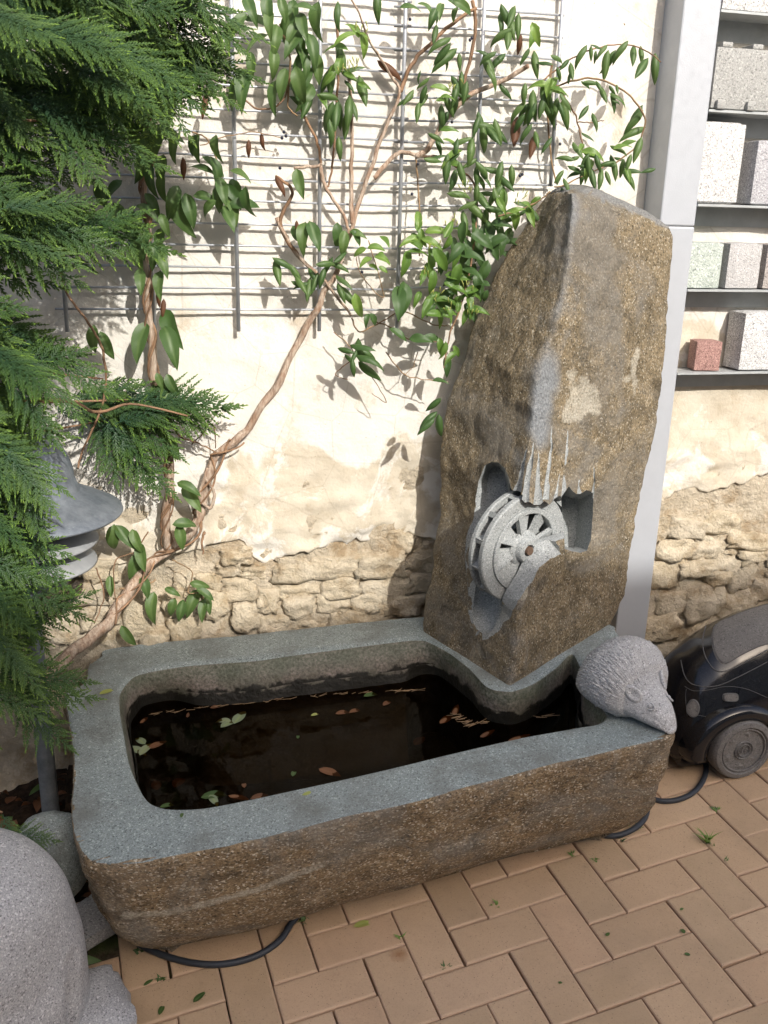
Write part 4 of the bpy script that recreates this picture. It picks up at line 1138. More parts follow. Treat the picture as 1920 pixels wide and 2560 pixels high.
# upper middle
L_([(490,235),(600,260),(685,390,65),(660,160),(480,400),(530,540,105),(640,550,80),(470,620,105),(700,610,110),(690,500,100),(740,130),(590,210,120),(550,180,120),(640,420),(730,300,70)], c2, 90, 20, 72, 'oval', 0, -.09)
L_([(360,260,150),(320,40),(240,150),(180,200),(110,300),(430,60),(540,60),(600,90),(680,40),(440,130),(330,420,90),(270,540,95,95),(760,440)], c2, 85, 30, 66, 'oval', 0, -.09)
L_([(870,80,105,62),(840,520,95),(960,480,30),(990,430,-20),(900,340,100),(1055,560,75,80),(850,610,-5,60),(880,740,95,70),(970,690,90,72),(1010,680,60,66),(820,760,115),(950,810,95),(900,950,88,52),(920,380,80),(870,860,70),(700,680,110),(1140,30,95)], c2, 90, 25, 58, 'roll', 0, -.09)
L_([(930,240,160),(1000,180,-120),(1050,220,20),(1065,290,75),(870,440,150),(830,510,140),(970,490,30),(905,400,-80)], c2, 90, 25, 52, 'lance', 1, -.12)
L_([(640,1180,80,70),(660,1520,100,75),(740,1520,70,75),(930,1570,95,60),(1020,1510,20,45)], c2, 90, 20, 60, 'oval', 0, -.08)
L_([(550,1690,15),(500,1750,80),(640,1770,45),(660,1830,50),(790,1790,105),(740,1830,110),(900,1710,15),(940,1810,30),(910,1880,70),(970,1920,50),(820,1690,-20),(700,1860,100)], c2, 60, 25, 56, 'roll', 0, -.10)
L_([(1140,1595,-5,40),(1070,1690,150,38),(1180,1665,10,42),(1030,1630,160,36),(1130,1725,15,26),(1190,1745,30,26)], c2, 0, 25, 40, 'round', 1, -.12)
L_([(1020,1990,80,64)], c2, kind='lance', tone=1, Y=-.12)
# right panel
L_([(60,40,0),(180,40,20),(350,90,110),(210,110,110),(260,60,100),(420,40,20)], c3, 60, 30, 50, 'oval', 0, -.10)
L_([(220,210,105),(260,250,160),(740,90,100),(710,150,95),(770,160,90),(640,210,165),(705,230,95),(300,350,140),(380,400,92),(560,350,165),(580,420,70),(620,480,50),(800,360,130),(870,390,92,60),(140,530,155),(140,640,135),(50,620,130),(400,510,92),(430,600,95),(365,590,100),(120,720,95),(260,760,95),(320,690,65)], c3, 95, 20, 58, 'roll', 0, -.11)
L_([(880,220,70,55),(270,570,5),(300,620,-10),(960,560,110),(900,540,190),(1020,580,15),(1000,530,-60),(960,600,80)], c3, 60, 25, 48, 'lance', 1, -.13)
L_([(800,600,100),(860,650,95),(740,700,150),(950,620,80),(1020,700,95),(1080,740,75),(840,750,95),(890,890,80),(800,850,140),(910,680,110),(970,700,70),(1090,650,40)], c3, 95, 20, 58, 'roll', 0, -.12)
L_([(1035,365,0,46),(1110,450,90),(1160,340,135),(1245,345,80,34),(1310,310,140),(1340,420,95,66),(1420,310,140),(1520,340,95),(1570,340,85),(1575,420,125,66),(1655,430,92,64),(1665,410,80,50),(1040,480,60,36),(1090,500,110,30)], c3, 95, 20, 50, 'roll', 0, -.14)
L_([(1240,525,0,42),(1320,600,75,44),(1295,550,60,34),(1410,570,90,26),(1430,615,15,52),(1500,780,140,66),(1520,830,165,66),(1190,720,130,40),(1270,770,70,42),(1540,960,110,60)], c3, 95, 20, 50, 'roll', 0, -.15)
L_([(1420,950,20),(1480,1050,110),(1350,1050,170),(1400,1100,80),(1440,1090,100),(1160,960,60),(1250,990,10),(1130,1020,160),(1150,1080,10),(1250,1150,80),(1310,1140,95),(1350,1150,70),(1090,1190,60),(1030,1140,130),(1080,1010,200),(1200,1040,120),(1490,1140,60),(1230,1080,80)], c3, 90, 25, 46, 'roll', 0, -.19)
L_([(1250,985,10),(1440,945,-20),(1180,940,-70),(1480,1130,70),(1220,1080,120)], c3, 90, 25, 40, 'lance', 1, -.19)
L_([(490,810,110),(550,785,-10),(600,860,60),(550,900,80),(650,850,65),(470,960,92,66),(400,900,-20),(240,880,20),(220,1025,-5),(310,1010,170),(450,1050,150),(550,1090,35),(300,1090,95),(360,1170,105),(410,1130,70),(500,1140,85),(570,1150,40),(660,1110,95),(640,1170,95),(730,1140,85),(620,1090,0)], c3, 90, 20, 54, 'roll', 0, -.12)
L_([(350,930,20),(330,1010,150)], c3, 60, 20, 48, 'lance', 1, -.13)
L_([(390,1240,-5,62),(540,1280,55,70),(500,1260,90),(430,1320,165),(600,1240,140),(650,1290,60),(690,1270,80),(880,1370,40),(500,1350,40),(620,1345,0),(430,1430,75),(560,1430,95),(640,1410,80),(740,1370,-10),(700,1360,160),(850,1420,80),(810,1300,-10)], c3, 90, 20, 56, 'roll', 0, -.14)
L_([(760,1360,-15),(750,1430,95),(845,1400,75),(840,1330,10),(660,1330,60)], c3, 60, 25, 44, 'lance', 1, -.18)
L_([(120,1400,-90),(60,1555,160),(140,1540,85),(210,1570,20),(240,1490,-5),(320,1480,-60),(310,1580,105),(120,1630,-5),(40,1700,100),(200,1690,82),(270,1690,55,72),(150,1790,100),(210,1830,95),(380,1790,10)], c3, 90, 25, 56, 'lance', 1, -.15)
L_([(30,1930,88,86),(400,1510,100),(490,1500,80),(540,1560,30),(610,1560,160),(660,1580,80),(650,1500,70),(440,1590,60),(510,1600,100),(460,1650,10),(420,1700,95),(530,1700,80),(540,1770,110),(470,1760,20),(370,1620,130),(580,1500,90),(690,1540,120),(350,1790,150),(500,1830,100),(610,1620,70)], c3, 90, 25, 60, 'oval', 0, -.15)
L_([(390,1870,10),(445,1910,60),(310,1940,-5,62),(170,1990,120),(240,2030,-10),(320,2020,10),(460,1985,70),(420,2050,110),(480,1870,-30),(200,1930,150),(340,1860,30)], c3, 60, 25, 50, 'lance', 1, -.16)
L_([(410,1800,100),(520,1880,90),(300,1900,160),(250,1960,30),(440,2010,80)], c3, 90, 25, 52, 'oval', 0, -.13)
L_([(1130,260,60),(1430,380,5),(1510,370,-10),(1290,350,30),(1600,550,95),(1560,650,0),(1590,140,80),(1480,190,140),(1640,60,100)], c6, 60, 25, 48, 'oval', 0, -.14)
L_([(1580,460,100),(1560,440,80),(1620,500,140),(1630,130,10),(1620,220,60),(1480,160,150)], c6, 60, 25, 44, 'lance', 1, -.17)
L_([(1050,418,5,66),(1095,488,5,72),(940,455,20,44),(990,570,85,44),(1105,585,35,70),(985,510,30,40)], c6, 60, 25, 60, 'roll', 0, -.13)
L_([(1505,808,145,50),(1480,890,145,56),(1455,935,145,58),(1542,955,92,62)], c6, 120, 10, 50, 'roll', 0, -.20)
# a few dead leaves
L_([(505,260,110,60),(975,165,30,70),(1290,320,100,80),(1300,110,95,45),(455,420,95,50),(620,370,95,40),(745,570,80,34),(700,455,60,50),(1335,360,100,60),(395,740,95,45),(405,770,100,44),(650,355,100,40)], None, 95, 20, 50, 'roll', 2, -.06)
r3 = random.Random(5)
for q in list(leaves):
    if q[5] == 2: continue
    pr_ = .55 if q[0] > 1000 else .30
    if q[1] > 900: pr_ = .0
    if r3.random() < pr_:
        leaves.append((q[0]+r3.gauss(0, 20), q[1]+r3.gauss(0, 20), q[2]+r3.gauss(0, 45), q[3]*r3.uniform(.75, 1.05), q[4], q[5], q[6]+r3.uniform(0, .05)))
tone = [M_leaf, M_leafl, M_leafb]
LS = MB(); nl = 0
for k, (x, y, a, l, kind, tn, Y) in enumerate(leaves):
    Yk = Y+rnd.uniform(-.025, .02)
    if x < 640 and y < 330: Yk -= .0
    p = W(x, y, Yk); dep = (p-CAM)@CF; size = l*1.1*dep/FPX
    M_ = leaf_matrix(p, a, size)
    me = LM[kind][k % 4]
    if k < 298: place('leaf', me, vine, M_, tone[tn] if tn else None)
    else:
        b = len(LS.v); LS.v += [tuple(M_@v.co) for v in me.vertices]; LS.f += [tuple(b+i for i in pl.vertices) for pl in me.polygons]; LS.m += [tn]*len(me.polygons)
    nl += 1
if LS.v:
    o = LS.obj('leaf_mass', [M_leaf, M_leafl, M_leafb], vine); o['kind'] = 'stuff'
print('leaves', nl)
# small flower buds and berries
mb = MB()
for (x, y, Y) in [(890,165,-.13),(905,75,-.13),(862,180,-.13),(1080,620,-.16),(1170,470,-.17),(1165,718,-.17),(1180,770,-.18),(1090,742,-.17),(1120,770,-.18),(1300,495,-.19),(1135,210,-.13),(1070,690,-.15),(1130,560,-.15)]:
    for _ in range(6):
        p = W(x+rnd.gauss(0, 9), y+rnd.gauss(0, 9), Y); d = unit([rnd.gauss(0, .5), -.4, 1]); mb.tube([p, p+d*.005, p+d*.010, p+d*.014], [.0007, .0011, .0016, .0008], 5)
o = mb.obj('flower_buds', M_leafy, vine); o['kind'] = 'stuff'
mb = MB()
for (x, y) in [(710,330),(715,340),(705,345),(700,420),(1180,95),(1175,100),(1025,48),(1300,440),(1306,436),(1400,360),(1030,485),(905,680),(1045,410),(1130,305)]:
    c_ = W(x, y, -.06); mb.lathe([(.0001, .004), (.0028, .003), (.004, 0), (.0028, -.003), (.0001, -.004)], c_, None, 8)
o = mb.obj('berries', simple('blue_black_berry', (.02,.022,.04), .4, .4), vine); o['kind'] = 'stuff'

# ------------------------------------------------------------------ cypress
def spray_mesh(seed):
    r = random.Random(seed); mb = MB(); tip = []
    def blade(p, d, n, l, w, t0, t1):
        u = np.cross(n, d); m_ = p+d*l*.45
        b = len(mb.v)
        mb.add([p-u*w*.35, p+u*w*.35, m_+u*w*.5+n*w*.25, p+d*l, m_-u*w*.5+n*w*.25, m_-n*w*.35], [(0, 1, 2, 5), (5, 2, 3), (0, 5, 4), (4, 5, 3)])
        tip.extend([t0, t0, (t0+t1)/2, t1, (t0+t1)/2, t0])
    def frond(p, d, n, L, T0):
        """a narrow feather: axis with short scaly branchlets on both sides"""
        st = .0105; k = max(3, int(L/st)); w0 = min(.026, L*.34)
        for s_ in range(k):
            t = s_/k; d = unit(d+np.array([0, 0, -.012])+n*r.gauss(0, .012)+np.cross(n, d)*r.gauss(0, .02)); n = unit(n-d*(n@d)); q = p+d*st
            tt = T0+(1-T0)*t
            blade(p, d, n, st*1.25, .0052, tt*.35, tt*.5)
            for sd_ in (1, -1):
                a = math.radians(r.uniform(33, 46)); u = np.cross(n, d)*sd_; e = unit(d*math.cos(a)+u*math.sin(a)+n*r.gauss(0, .06))
                l = w0*(.55+.45*math.sin(math.pi*min(1, t*.9+.25)))*(1-.55*t)*r.uniform(.75, 1.15)
                m_ = p+d*st*r.uniform(.1, .6)
                blade(m_, e, n, l, .0046, tt*.35, tt*.95)
                if l > .014: blade(m_+e*l*.45, unit(e*.8+d*.6), n, l*.55, .0046, tt*.5, tt)
            p = q
        blade(p, d, n, .013, .0042, .7, 1)
    p = np.zeros(3); d = np.array([1., 0, 0]); n = np.array([0, 0, 1.]); L = .30; st = .0165; k = int(L/st); sd_ = 1
    for s_ in range(k):
        t = s_/k; d = unit(d+np.array([0, r.gauss(0, .02), -.016])); n = unit(n-d*(n@d)); q = p+d*st
        blade(p, d, n, st*1.2, .0055, t*.3, t*.35)
        a = math.radians(r.uniform(32, 45)); u = np.cross(n, d)*sd_; e = unit(d*math.cos(a)+u*math.sin(a)+n*r.gauss(0, .07))
        l = .15*(math.sin(math.pi*min(1, .22+.70*t))**.9)*(1-.45*t)*r.uniform(.75, 1.15)
        frond(q, e, n, max(.03, l), t*.45); sd_ = -sd_; p = q
    frond(p, d, n, .07, .5)
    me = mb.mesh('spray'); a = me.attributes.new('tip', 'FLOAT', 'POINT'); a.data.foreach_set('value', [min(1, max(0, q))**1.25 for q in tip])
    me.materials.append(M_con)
    return me
SP = [spray_mesh(s_) for s_ in range(7)]
print('spray tris', [len(m_.polygons) for m_ in SP])
cy = thing('cypress_tree', 'feathery green cypress tree overhanging the left end of the trough', 'tree', (-.95, -.62, gz(-.95, -.62)))
mb = MB(); tk = smooth_poly([(-.95, -.62, gz(-.95, -.62)-.02), (-.93, -.6, .6), (-.9, -.58, 1.3), (-.92, -.57, 2.2), (-.9, -.56, 3.0)], 40)
mb.tube(tk, [.055-.035*i/39 for i in range(40)], 12, bark=.15); mb.obj('trunk', M_bark, cy)
def spray(tx, ty, ang, Lpx, Y, lift=.0, droop=0.0):
    """a spray whose tip is at the picture point; ang: direction root->tip, degrees below horizontal"""
    p = W(tx, ty, Y); a = math.radians(ang); d = unit(CR*math.cos(a)-CU*math.sin(a)+CF*rnd.uniform(-.5, .25))
    size = Lpx*((p-CAM)@CF)/FPX; s_ = size/.315
    n0 = unit(np.array([rnd.gauss(0, .22), -.85+rnd.gauss(0, .2), .62+rnd.gauss(0, .2)]))
    y = unit(np.cross(n0, d)); n1 = np.cross(d, y)
    return mat3(d*s_, y*s_, n1*s_, p-d*size*.97), p-d*size
roots = []
spr = []
env_y = [-200,0,100,200,250,280,330,400,450,520,570,610,700,760,800,850,950,1000,1100,1200,1300,1400,1480,1550,1650,1760,1850,1900,1990]
env_x = [640,630,620,585,480,440,330,290,270,340,330,240,170,130,120,150,230,150,150,150,120,130,150,160,140,200,190,100,20]
key = [(640,40,15,330,-.42),(600,70,28,330,-.45),(590,170,22,330,-.42),(560,225,35,300,-.40),(470,285,42,300,-.52),(430,265,38,330,-.55),(365,270,50,260,-.55),(335,250,35,280,-.6),(300,290,55,240,-.6),(360,405,25,330,-.55),(330,345,20,300,-.58),(250,420,40,260,-.62),(380,568,12,360,-.55),(270,610,15,280,-.6),(330,520,-20,260,-.55),(180,690,28,260,-.6),(170,640,20,260,-.65),
       (230,480,-15,230,-.6),(430,155,12,300,-.65),(380,210,22,280,-.68),(300,120,18,280,-.7),(120,70,25,260,-.75),
       (260,950,25,300,-.45),(200,900,-10,240,-.45),(190,1010,38,230,-.6),(120,960,30,230,-.6),(160,1080,45,220,-.6),(150,1200,30,250,-.62),(130,1270,50,200,-.65),(100,1320,55,200,-.62),(160,1560,35,260,-.6),(195,1490,-22,220,-.55),(90,1440,20,220,-.62),
       (545,985,-12,310,-.14),(560,1000,0,240,-.15),(500,1060,25,260,-.14),(430,1110,30,260,-.15),(400,1250,58,260,-.15),(350,1210,62,240,-.16),(300,1180,66,220,-.16),(470,980,-25,200,-.13),(390,1040,15,240,-.15),(330,1130,45,240,-.16),(300,960,-20,220,-.15),
       (205,1770,15,240,-.62),(160,1870,50,220,-.6),(210,1690,0,220,-.6),(120,1700,40,220,-.65),(60,1560,30,200,-.7),(118,1235,40,230,-.58),(105,1310,48,230,-.6),(125,1395,25,240,-.58),(150,1450,40,220,-.58),(70,1210,35,240,-.64),(60,1340,30,220,-.64),(130,2105,12,130,-.72),(40,2175,65,150,-.82),(110,1650,-10,200,-.6),(90,1800,30,220,-.66)]
for q in key: spr.append(spray(*q))
r2 = random.Random(21)
while len(spr) < 290:
    y = r2.uniform(-260, 1830); e = float(np.interp(y, env_y, env_x))
    u = r2.random()
    x = e-20-u*(e+330); a = r2.gauss(26 if y < 800 else 32, 16)
    Y = -.40-.45*min(1, u*1.2)*r2.uniform(.7, 1.2)
    if 1180 < y < 1340 and x > 95: continue
    if 1340 <= y < 1480 and x > 140: continue
    if y > 1780 and x > 120: continue
    spr.append(spray(x, y, a, r2.uniform(210, 320), Y))
for k, (M_, rt) in enumerate(spr):
    place('spray', SP[k % 7], cy, M_, None); roots.append(rt)
CMs = MB(); tips = []
r4 = random.Random(77)
for k in range(185):
    y = r4.uniform(-260, 1750) if k < 140 else r4.uniform(-120, 330); e = float(np.interp(y, env_y, env_x)); u = r4.random()
    x = e-(90 if k < 140 else 30)-u*(e+200)*(1 if k < 140 else .8)
    if 1150 < y < 1500 and x > 90: continue
    M_, rt = spray(x, y, r4.gauss(24, 18), r4.uniform(220, 320), -.36-.2*r4.random())
    me = SP[k % 7]; b = len(CMs.v); CMs.v += [tuple(M_@v.co) for v in me.vertices]; CMs.f += [tuple(b+i for i in pl.vertices) for pl in me.polygons]; CMs.m += [0]*len(me.polygons)
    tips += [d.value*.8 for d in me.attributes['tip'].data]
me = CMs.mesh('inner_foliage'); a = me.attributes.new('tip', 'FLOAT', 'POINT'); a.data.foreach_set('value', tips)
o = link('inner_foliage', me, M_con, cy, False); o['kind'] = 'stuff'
# branches from the trunk out to groups of sprays
roots = np.array(roots)
for z in np.arange(.25, 2.4, .16):
    sel = roots[(abs(roots[:, 2]-z) < .12)]
    if len(sel) == 0: continue
    far = sel[np.argmax(sel[:, 0])]
    o_ = np.array([-.93, -.6, z+.02]); mid = (o_+far)/2+np.array([0, .05, .02])
    mb = MB(); mb.tube(smooth_poly([o_, mid, far], 16), [.006-.004*i/15 for i in range(16)], 7, bark=.2, seed=z); mb.obj('branch', M_twig, cy)
far = W(470, 1040, -.15)
mb = MB(); mb.tube(smooth_poly([(-.93, -.58, 1.1), W(60, 1000, -.4), W(240, 1030, -.2), W(330, 1010, -.15), far], 24), [.006-.004*i/23 for i in range(24)], 7, bark=.2); mb.obj('branch', M_twig, cy)

# ------------------------------------------------------------------ garden lamp
LY = -.27
LC = W(52, 1268, LY); LR = W(309, 1278, LY)[0]-LC[0]
lz = LC[2]
lg = gz(LC[0], LY)
lamp = thing('garden_lamp', 'grey metal mushroom garden lamp standing in the cypress', 'lamp', (LC[0], LY, lg))
c0 = (LC[0], LY, lz)
def rot_tilt(): return np.array(Matrix.Rotation(math.radians(2), 3, 'Y'))
mb = MB(); mb.lathe([(LR-.004, -.012), (LR, -.008), (LR-.001, -.004), (LR*.85, .012), (LR*.7, .027), (LR*.62, .034), (LR*.60, .040), (LR*.58, .041), (LR*.55, .043), (LR*.55, .040), (LR*.6, .030), (LR*.8, .006), (LR-.006, -.011)], c0, rot_tilt(), 72, closed=True); mb.obj('brim', M_lamp, lamp)
mb = MB(); pr = [(LR*.585, .038), (LR*.56, .050), (LR*.545, .060)]+[(LR*.53*math.cos(a)**.9, .062+.118*math.sin(a)) for a in np.linspace(0, 1.5, 12)]+[(.001, .181)]
mb.lathe(pr, c0, rot_tilt(), 60); mb.obj('cap', M_lamp, lamp)
mb = MB(); mb.lathe([(.02, -.02), (LR*.74, -.022), (LR*.74, -.026), (.02, -.024)], c0, rot_tilt(), 60, closed=True); mb.obj('under_plate', M_lamp, lamp, 'sharp')
for k, (zz, rr3) in enumerate(((-.066, .74), (-.118, .72))):
    mb = MB(); mb.lathe([(LR*rr3*.62, zz+.020), (LR*rr3*.8, zz+.012), (LR*rr3, zz-.008), (LR*rr3+.002, zz-.012), (LR*rr3-.003, zz-.010), (LR*rr3*.8, zz+.006), (LR*rr3*.6, zz+.015)], c0, rot_tilt(), 60, closed=True); mb.obj('louvre_ring', M_louvre, lamp)
mb = MB(); mb.lathe([(LR*.40, -.024), (LR*.40, -.15), (LR*.38, -.15), (LR*.38, -.024)], c0, None, 40, closed=True); mb.obj('glass', M_glass, lamp, 'sharp')
mb = MB(); mb.lathe([(.0001, -.15), (LR*.42, -.15), (LR*.42, -.18), (.024, -.20), (.021, -.21), (.021, lg-.05-lz), (.0001, lg-.05-lz)], c0, None, 32); mb.obj('pole', M_lamp, lamp, 'sharp')
for a in (.4, 2.5, 4.6):
    x, y = c0[0]+LR*.5*math.cos(a), c0[1]+LR*.5*math.sin(a); mb = MB(); mb.tube([(x, y, lz-.02), (x, y, lz-.12)], .004, 8); mb.obj('strut', M_lamp, lamp)

# ------------------------------------------------------------------ hedgehog
HC = G(1562, 1688, RH+.075); rim_h = RH
nose = G(1684, 1824, RH+.012); hd = nose-HC; hd = hd-GN*(hd@GN); hx = unit(hd); hy = np.cross(GN, hx)
hlen = np.linalg.norm(hd); print('hedgehog length', hlen); hlen = max(.150, min(.172, hlen))
hbase = HC-GN*((HC-G0)@GN-RH)
RHg = np.stack([hx, hy, GN], 1)
hh = thing('stone_hedgehog', 'grey granite hedgehog figure perched on the trough rim', 'figure', hbase)
ns, na = 240, 420; V = []; nosx = hlen; rear = -.105
def hprof(s_):
    """half width, top height, centre of the lathe-like body"""
    if s_ < .058:
        c_ = (s_-.002)/.107
        if s_ < .002: k_ = math.sqrt(max(0, 1-min(1, abs(c_))**2.2)); return .103*k_, .158*k_
        q_ = ((s_-.002)/.056)**2; return .103*(1-.24*q_), .158*(1-.26*q_)
    t = min(1, (s_-.058)/(nosx-.058))
    w = .047*(1-t)**.80+.0175*(1-t)**.16*(t < 1); top = .072*(1-t)**.80+.031*(1-t**8)
    return max(w, .003), max(top, .012)
for k in range(ns):
    u = k/(ns-1); s_ = rear+(nosx-rear)*(1-math.cos(math.pi*u))/2 if u < .3 else rear+(nosx-rear)*((1-math.cos(math.pi*.3))/2+(1-(1-math.cos(math.pi*.3))/2)*((u-.3)/.7))
    w, tp = hprof(s_)
    for j in range(na):
        a = 2*math.pi*j/na; ca, sa = math.cos(a), math.sin(a)
        y = w*ca*(1 if sa > 0 else 1-.10*abs(sa)); z = (tp*.42)+(tp*.58 if sa > 0 else tp*.42)*sa
        p = np.array([s_, y, z])
        # the quilled coat ends in a raised collar behind the face
        edge = .050+.026*(sa > 0)*sa
        coat = 1/(1+math.exp((s_-edge)/.0035))
        if s_ > -.103:
            q = .7*noise.noise(Vector((a*44, s_*40, 1)))+.8*noise.noise(Vector((a*80, s_*110, 4)))
            d = coat*(.0055+.0050*q)
            # muzzle shaping
            if s_ > .085: d += -.0018*max(0, 1-abs(sa-.30)/.25)*min(1, (s_-.085)/.03)*max(0, 1-max(0, (s_-.13)/.03))
            p = p+np.array([0, ca, sa])*d
        V.append(hbase+RHg@p)
mb = MB(); mb.grid(V, na, ns, True)
for r0 in (0, ns-1):
    ci = len(mb.v); mb.v.append(tuple(np.mean([mb.v[r0*na+i] for i in range(na)], axis=0)))
    for i in range(na): mb.f.append((r0*na+i, r0*na+(i+1) % na, ci)); mb.m.append(0)
hb_me = mb.mesh('body'); bm = bmesh.new(); bm.from_mesh(hb_me); bmesh.ops.recalc_face_normals(bm, faces=bm.faces[:]); bm.to_mesh(hb_me); bm.free()
link('body', hb_me, M_hedge, hh)
def hpt(s_, a, out=0.0):
    w, tp = hprof(s_); ca, sa = math.cos(a), math.sin(a)
    return hbase+RHg@np.array([s_, (w+out)*ca, tp*.42+(tp*.58+out)*sa])
for sgn in (1, -1):
    a = math.pi/2-sgn*.85; c_ = hpt(.078, a, .002); n_ = unit(hpt(.078, a, .02)-c_); d = unit(hx*.55+n_*.55-hy*0+GN*.2); e = unit(np.cross(n_, hx))
    mb = MB(); V = []; ax1 = unit(-hx*.62+n_*.45+GN*.25); ax2 = unit(np.cross(ax1, n_)); ax3 = np.cross(ax1, ax2); ax3 = ax3 if ax3@n_ > 0 else -ax3
    ec = c_+ax1*.012
    for k in range(13):
        t = math.pi*k/12
        for j in range(20):
            b_ = 2*math.pi*j/20; q = np.array([math.cos(t), math.sin(t)*math.cos(b_), math.sin(t)*math.sin(b_)])
            dent = -.0075*max(0, 1-(q[0]/.75)**2-(q[1]/.75)**2) if q[2] > 0 else 0
            V.append(ec+ax1*q[0]*.025+ax2*q[1]*.0150*(1-.25*q[0])+ax3*(q[2]*.0075+dent))
    mb.grid(V, 20, 13, True)
    mb.obj('ear', M_hedge, hh)
    a = math.pi/2-sgn*.80; c_ = hpt(.104, a, -.0015); n_ = unit(hpt(.106, a, .02)-c_); e1 = unit(hx-n_*(hx@n_)); e2 = np.cross(n_, e1)
    mb = MB(); V = []
    ring = []
    for j in range(20):
        t = 2*math.pi*j/20; ring.append(c_+e1*.0135*math.cos(t)+e2*.0075*math.sin(t)*abs(math.sin(t))**.3+n_*.0006)
    mb.tube(ring+[ring[0]], .0021, 6); mb.lathe([(.0001, .0062), (.004, .0048), (.0072, .0)], c_, np.stack([e1, e2, n_], 1), 14); mb.obj('eye', M_hedge, hh)
mb = MB(); mp = [hpt(nosx-.005-.05*t, math.pi/2-s_*(1.45), .0005) for s_ in (1,) for t in np.linspace(0, 1, 10)]
mb.tube(mp[:6], .0008, 5); mb.obj('mouth_line', M_honed, hh)

# ------------------------------------------------------------------ black stone car
CWc = G(1840, 1940)            # wheel contact
wr = .089
car = thing('stone_car', 'polished black granite model car with dull grey wheels and windows', 'car sculpture', CWc+np.array([.25, .14, 0]))
cz = CWc[2]; cyc = CWc[1]+.150
# body: lofted hull along x
prof_c = [(1.302,.15,.05,.018),(1.306,.205,.085,.018),(1.318,.265,.112,.012),(1.335,.315,.128,.012),(1.365,.362,.138,.012),(1.41,.405,.145,.012),(1.47,.442,.150,.012),(1.55,.474,.153,.012),(1.64,.492,.155,.012),(1.76,.492,.156,.012),(1.88,.462,.152,.012),(1.98,.40,.145,.012),(2.06,.31,.130,.012),(2.10,.22,.10,.016),(2.115,.16,.06,.02)]
prof_c = [(x+(CWc[0]-1.477), z, w, b) for x, z, w, b in prof_c]
xs_ = np.linspace(prof_c[0][0], prof_c[-1][0], 90); nc = 64; V = []
for x in xs_:
    zt_, w, zb_ = [float(np.interp(x, [p[0] for p in prof_c], [p[k] for p in prof_c])) for k in (1, 2, 3)]
    zt_ += .0; z0_ = cz+zb_+.02; z1_ = zt_+(cz-.068)
    for j in range(nc):
        a = 2*math.pi*j/nc; ca, sa = math.cos(a), math.sin(a)
        zc = z0_+(z1_-z0_)*.36
        if sa >= 0: z = zc+(z1_-zc)*abs(sa)**.85; y = w*math.copysign(abs(ca)**.75, ca)*(1-.22*sa)
        else: z = zc-(zc-z0_)*abs(sa)**.5; y = w*math.copysign(abs(ca)**.45, ca)
        V.append((x, cyc+y, z))
mb = MB(); mb.grid(V, nc, 90, True)
for r0 in (0, 89):
    ci = len(mb.v); mb.v.append(tuple(np.mean([mb.v[r0*nc+i] for i in range(nc)], axis=0)))
    for i in range(nc): mb.f.append((r0*nc+i, r0*nc+(i+1) % nc, ci)); mb.m.append(0)
cb_me = mb.mesh('body'); bm = bmesh.new(); bm.from_mesh(cb_me); bmesh.ops.recalc_face_normals(bm, faces=bm.faces[:]); bm.to_mesh(cb_me); bm.free()
link('body', cb_me, M_black, car)
BVH_C = BVHTree.FromPolygons([Vector(v) for v in mb.v], mb.f)
# fenders
def fender(xw, side):
    mb = MB(); V = []; nu, nv = 40, 22
    for j in range(nv):
        for i in range(nu):
            a = math.pi*(i/(nu-1))*1.12-.19; t = j/(nv-1)
            r_ = wr*1.20+.052*math.sin(t*math.pi*.5)**.8; yy = .032-(.110*t**1.6)
            r_ = wr*1.08+.040*(1-(1-t)**2)**.5
            stretch = 1.18 if math.cos(a) > 0 else 1.02
            V.append((xw-r_*math.cos(a)*stretch, CWc[1]-.012+(.11*(t**2.0)) if side > 0 else cyc*2-(CWc[1]-.012+.11*t**2), cz+wr*.95+r_*1.0*math.sin(a)))
    mb.grid(V, nu, nv, flip=side > 0)
    o = mb.obj('fender', M_black, car)
    md = o.modifiers.new('thick', 'SOLIDIFY'); md.thickness = .004; md.offset = 0
    return BVHTree.FromPolygons([Vector(v) for v in mb.v], mb.f)
BF = fender(CWc[0], 1)
XR = CWc[0]+.42
for xw, side in ((XR, 1), (CWc[0], -1), (XR, -1)): fender(xw, side)
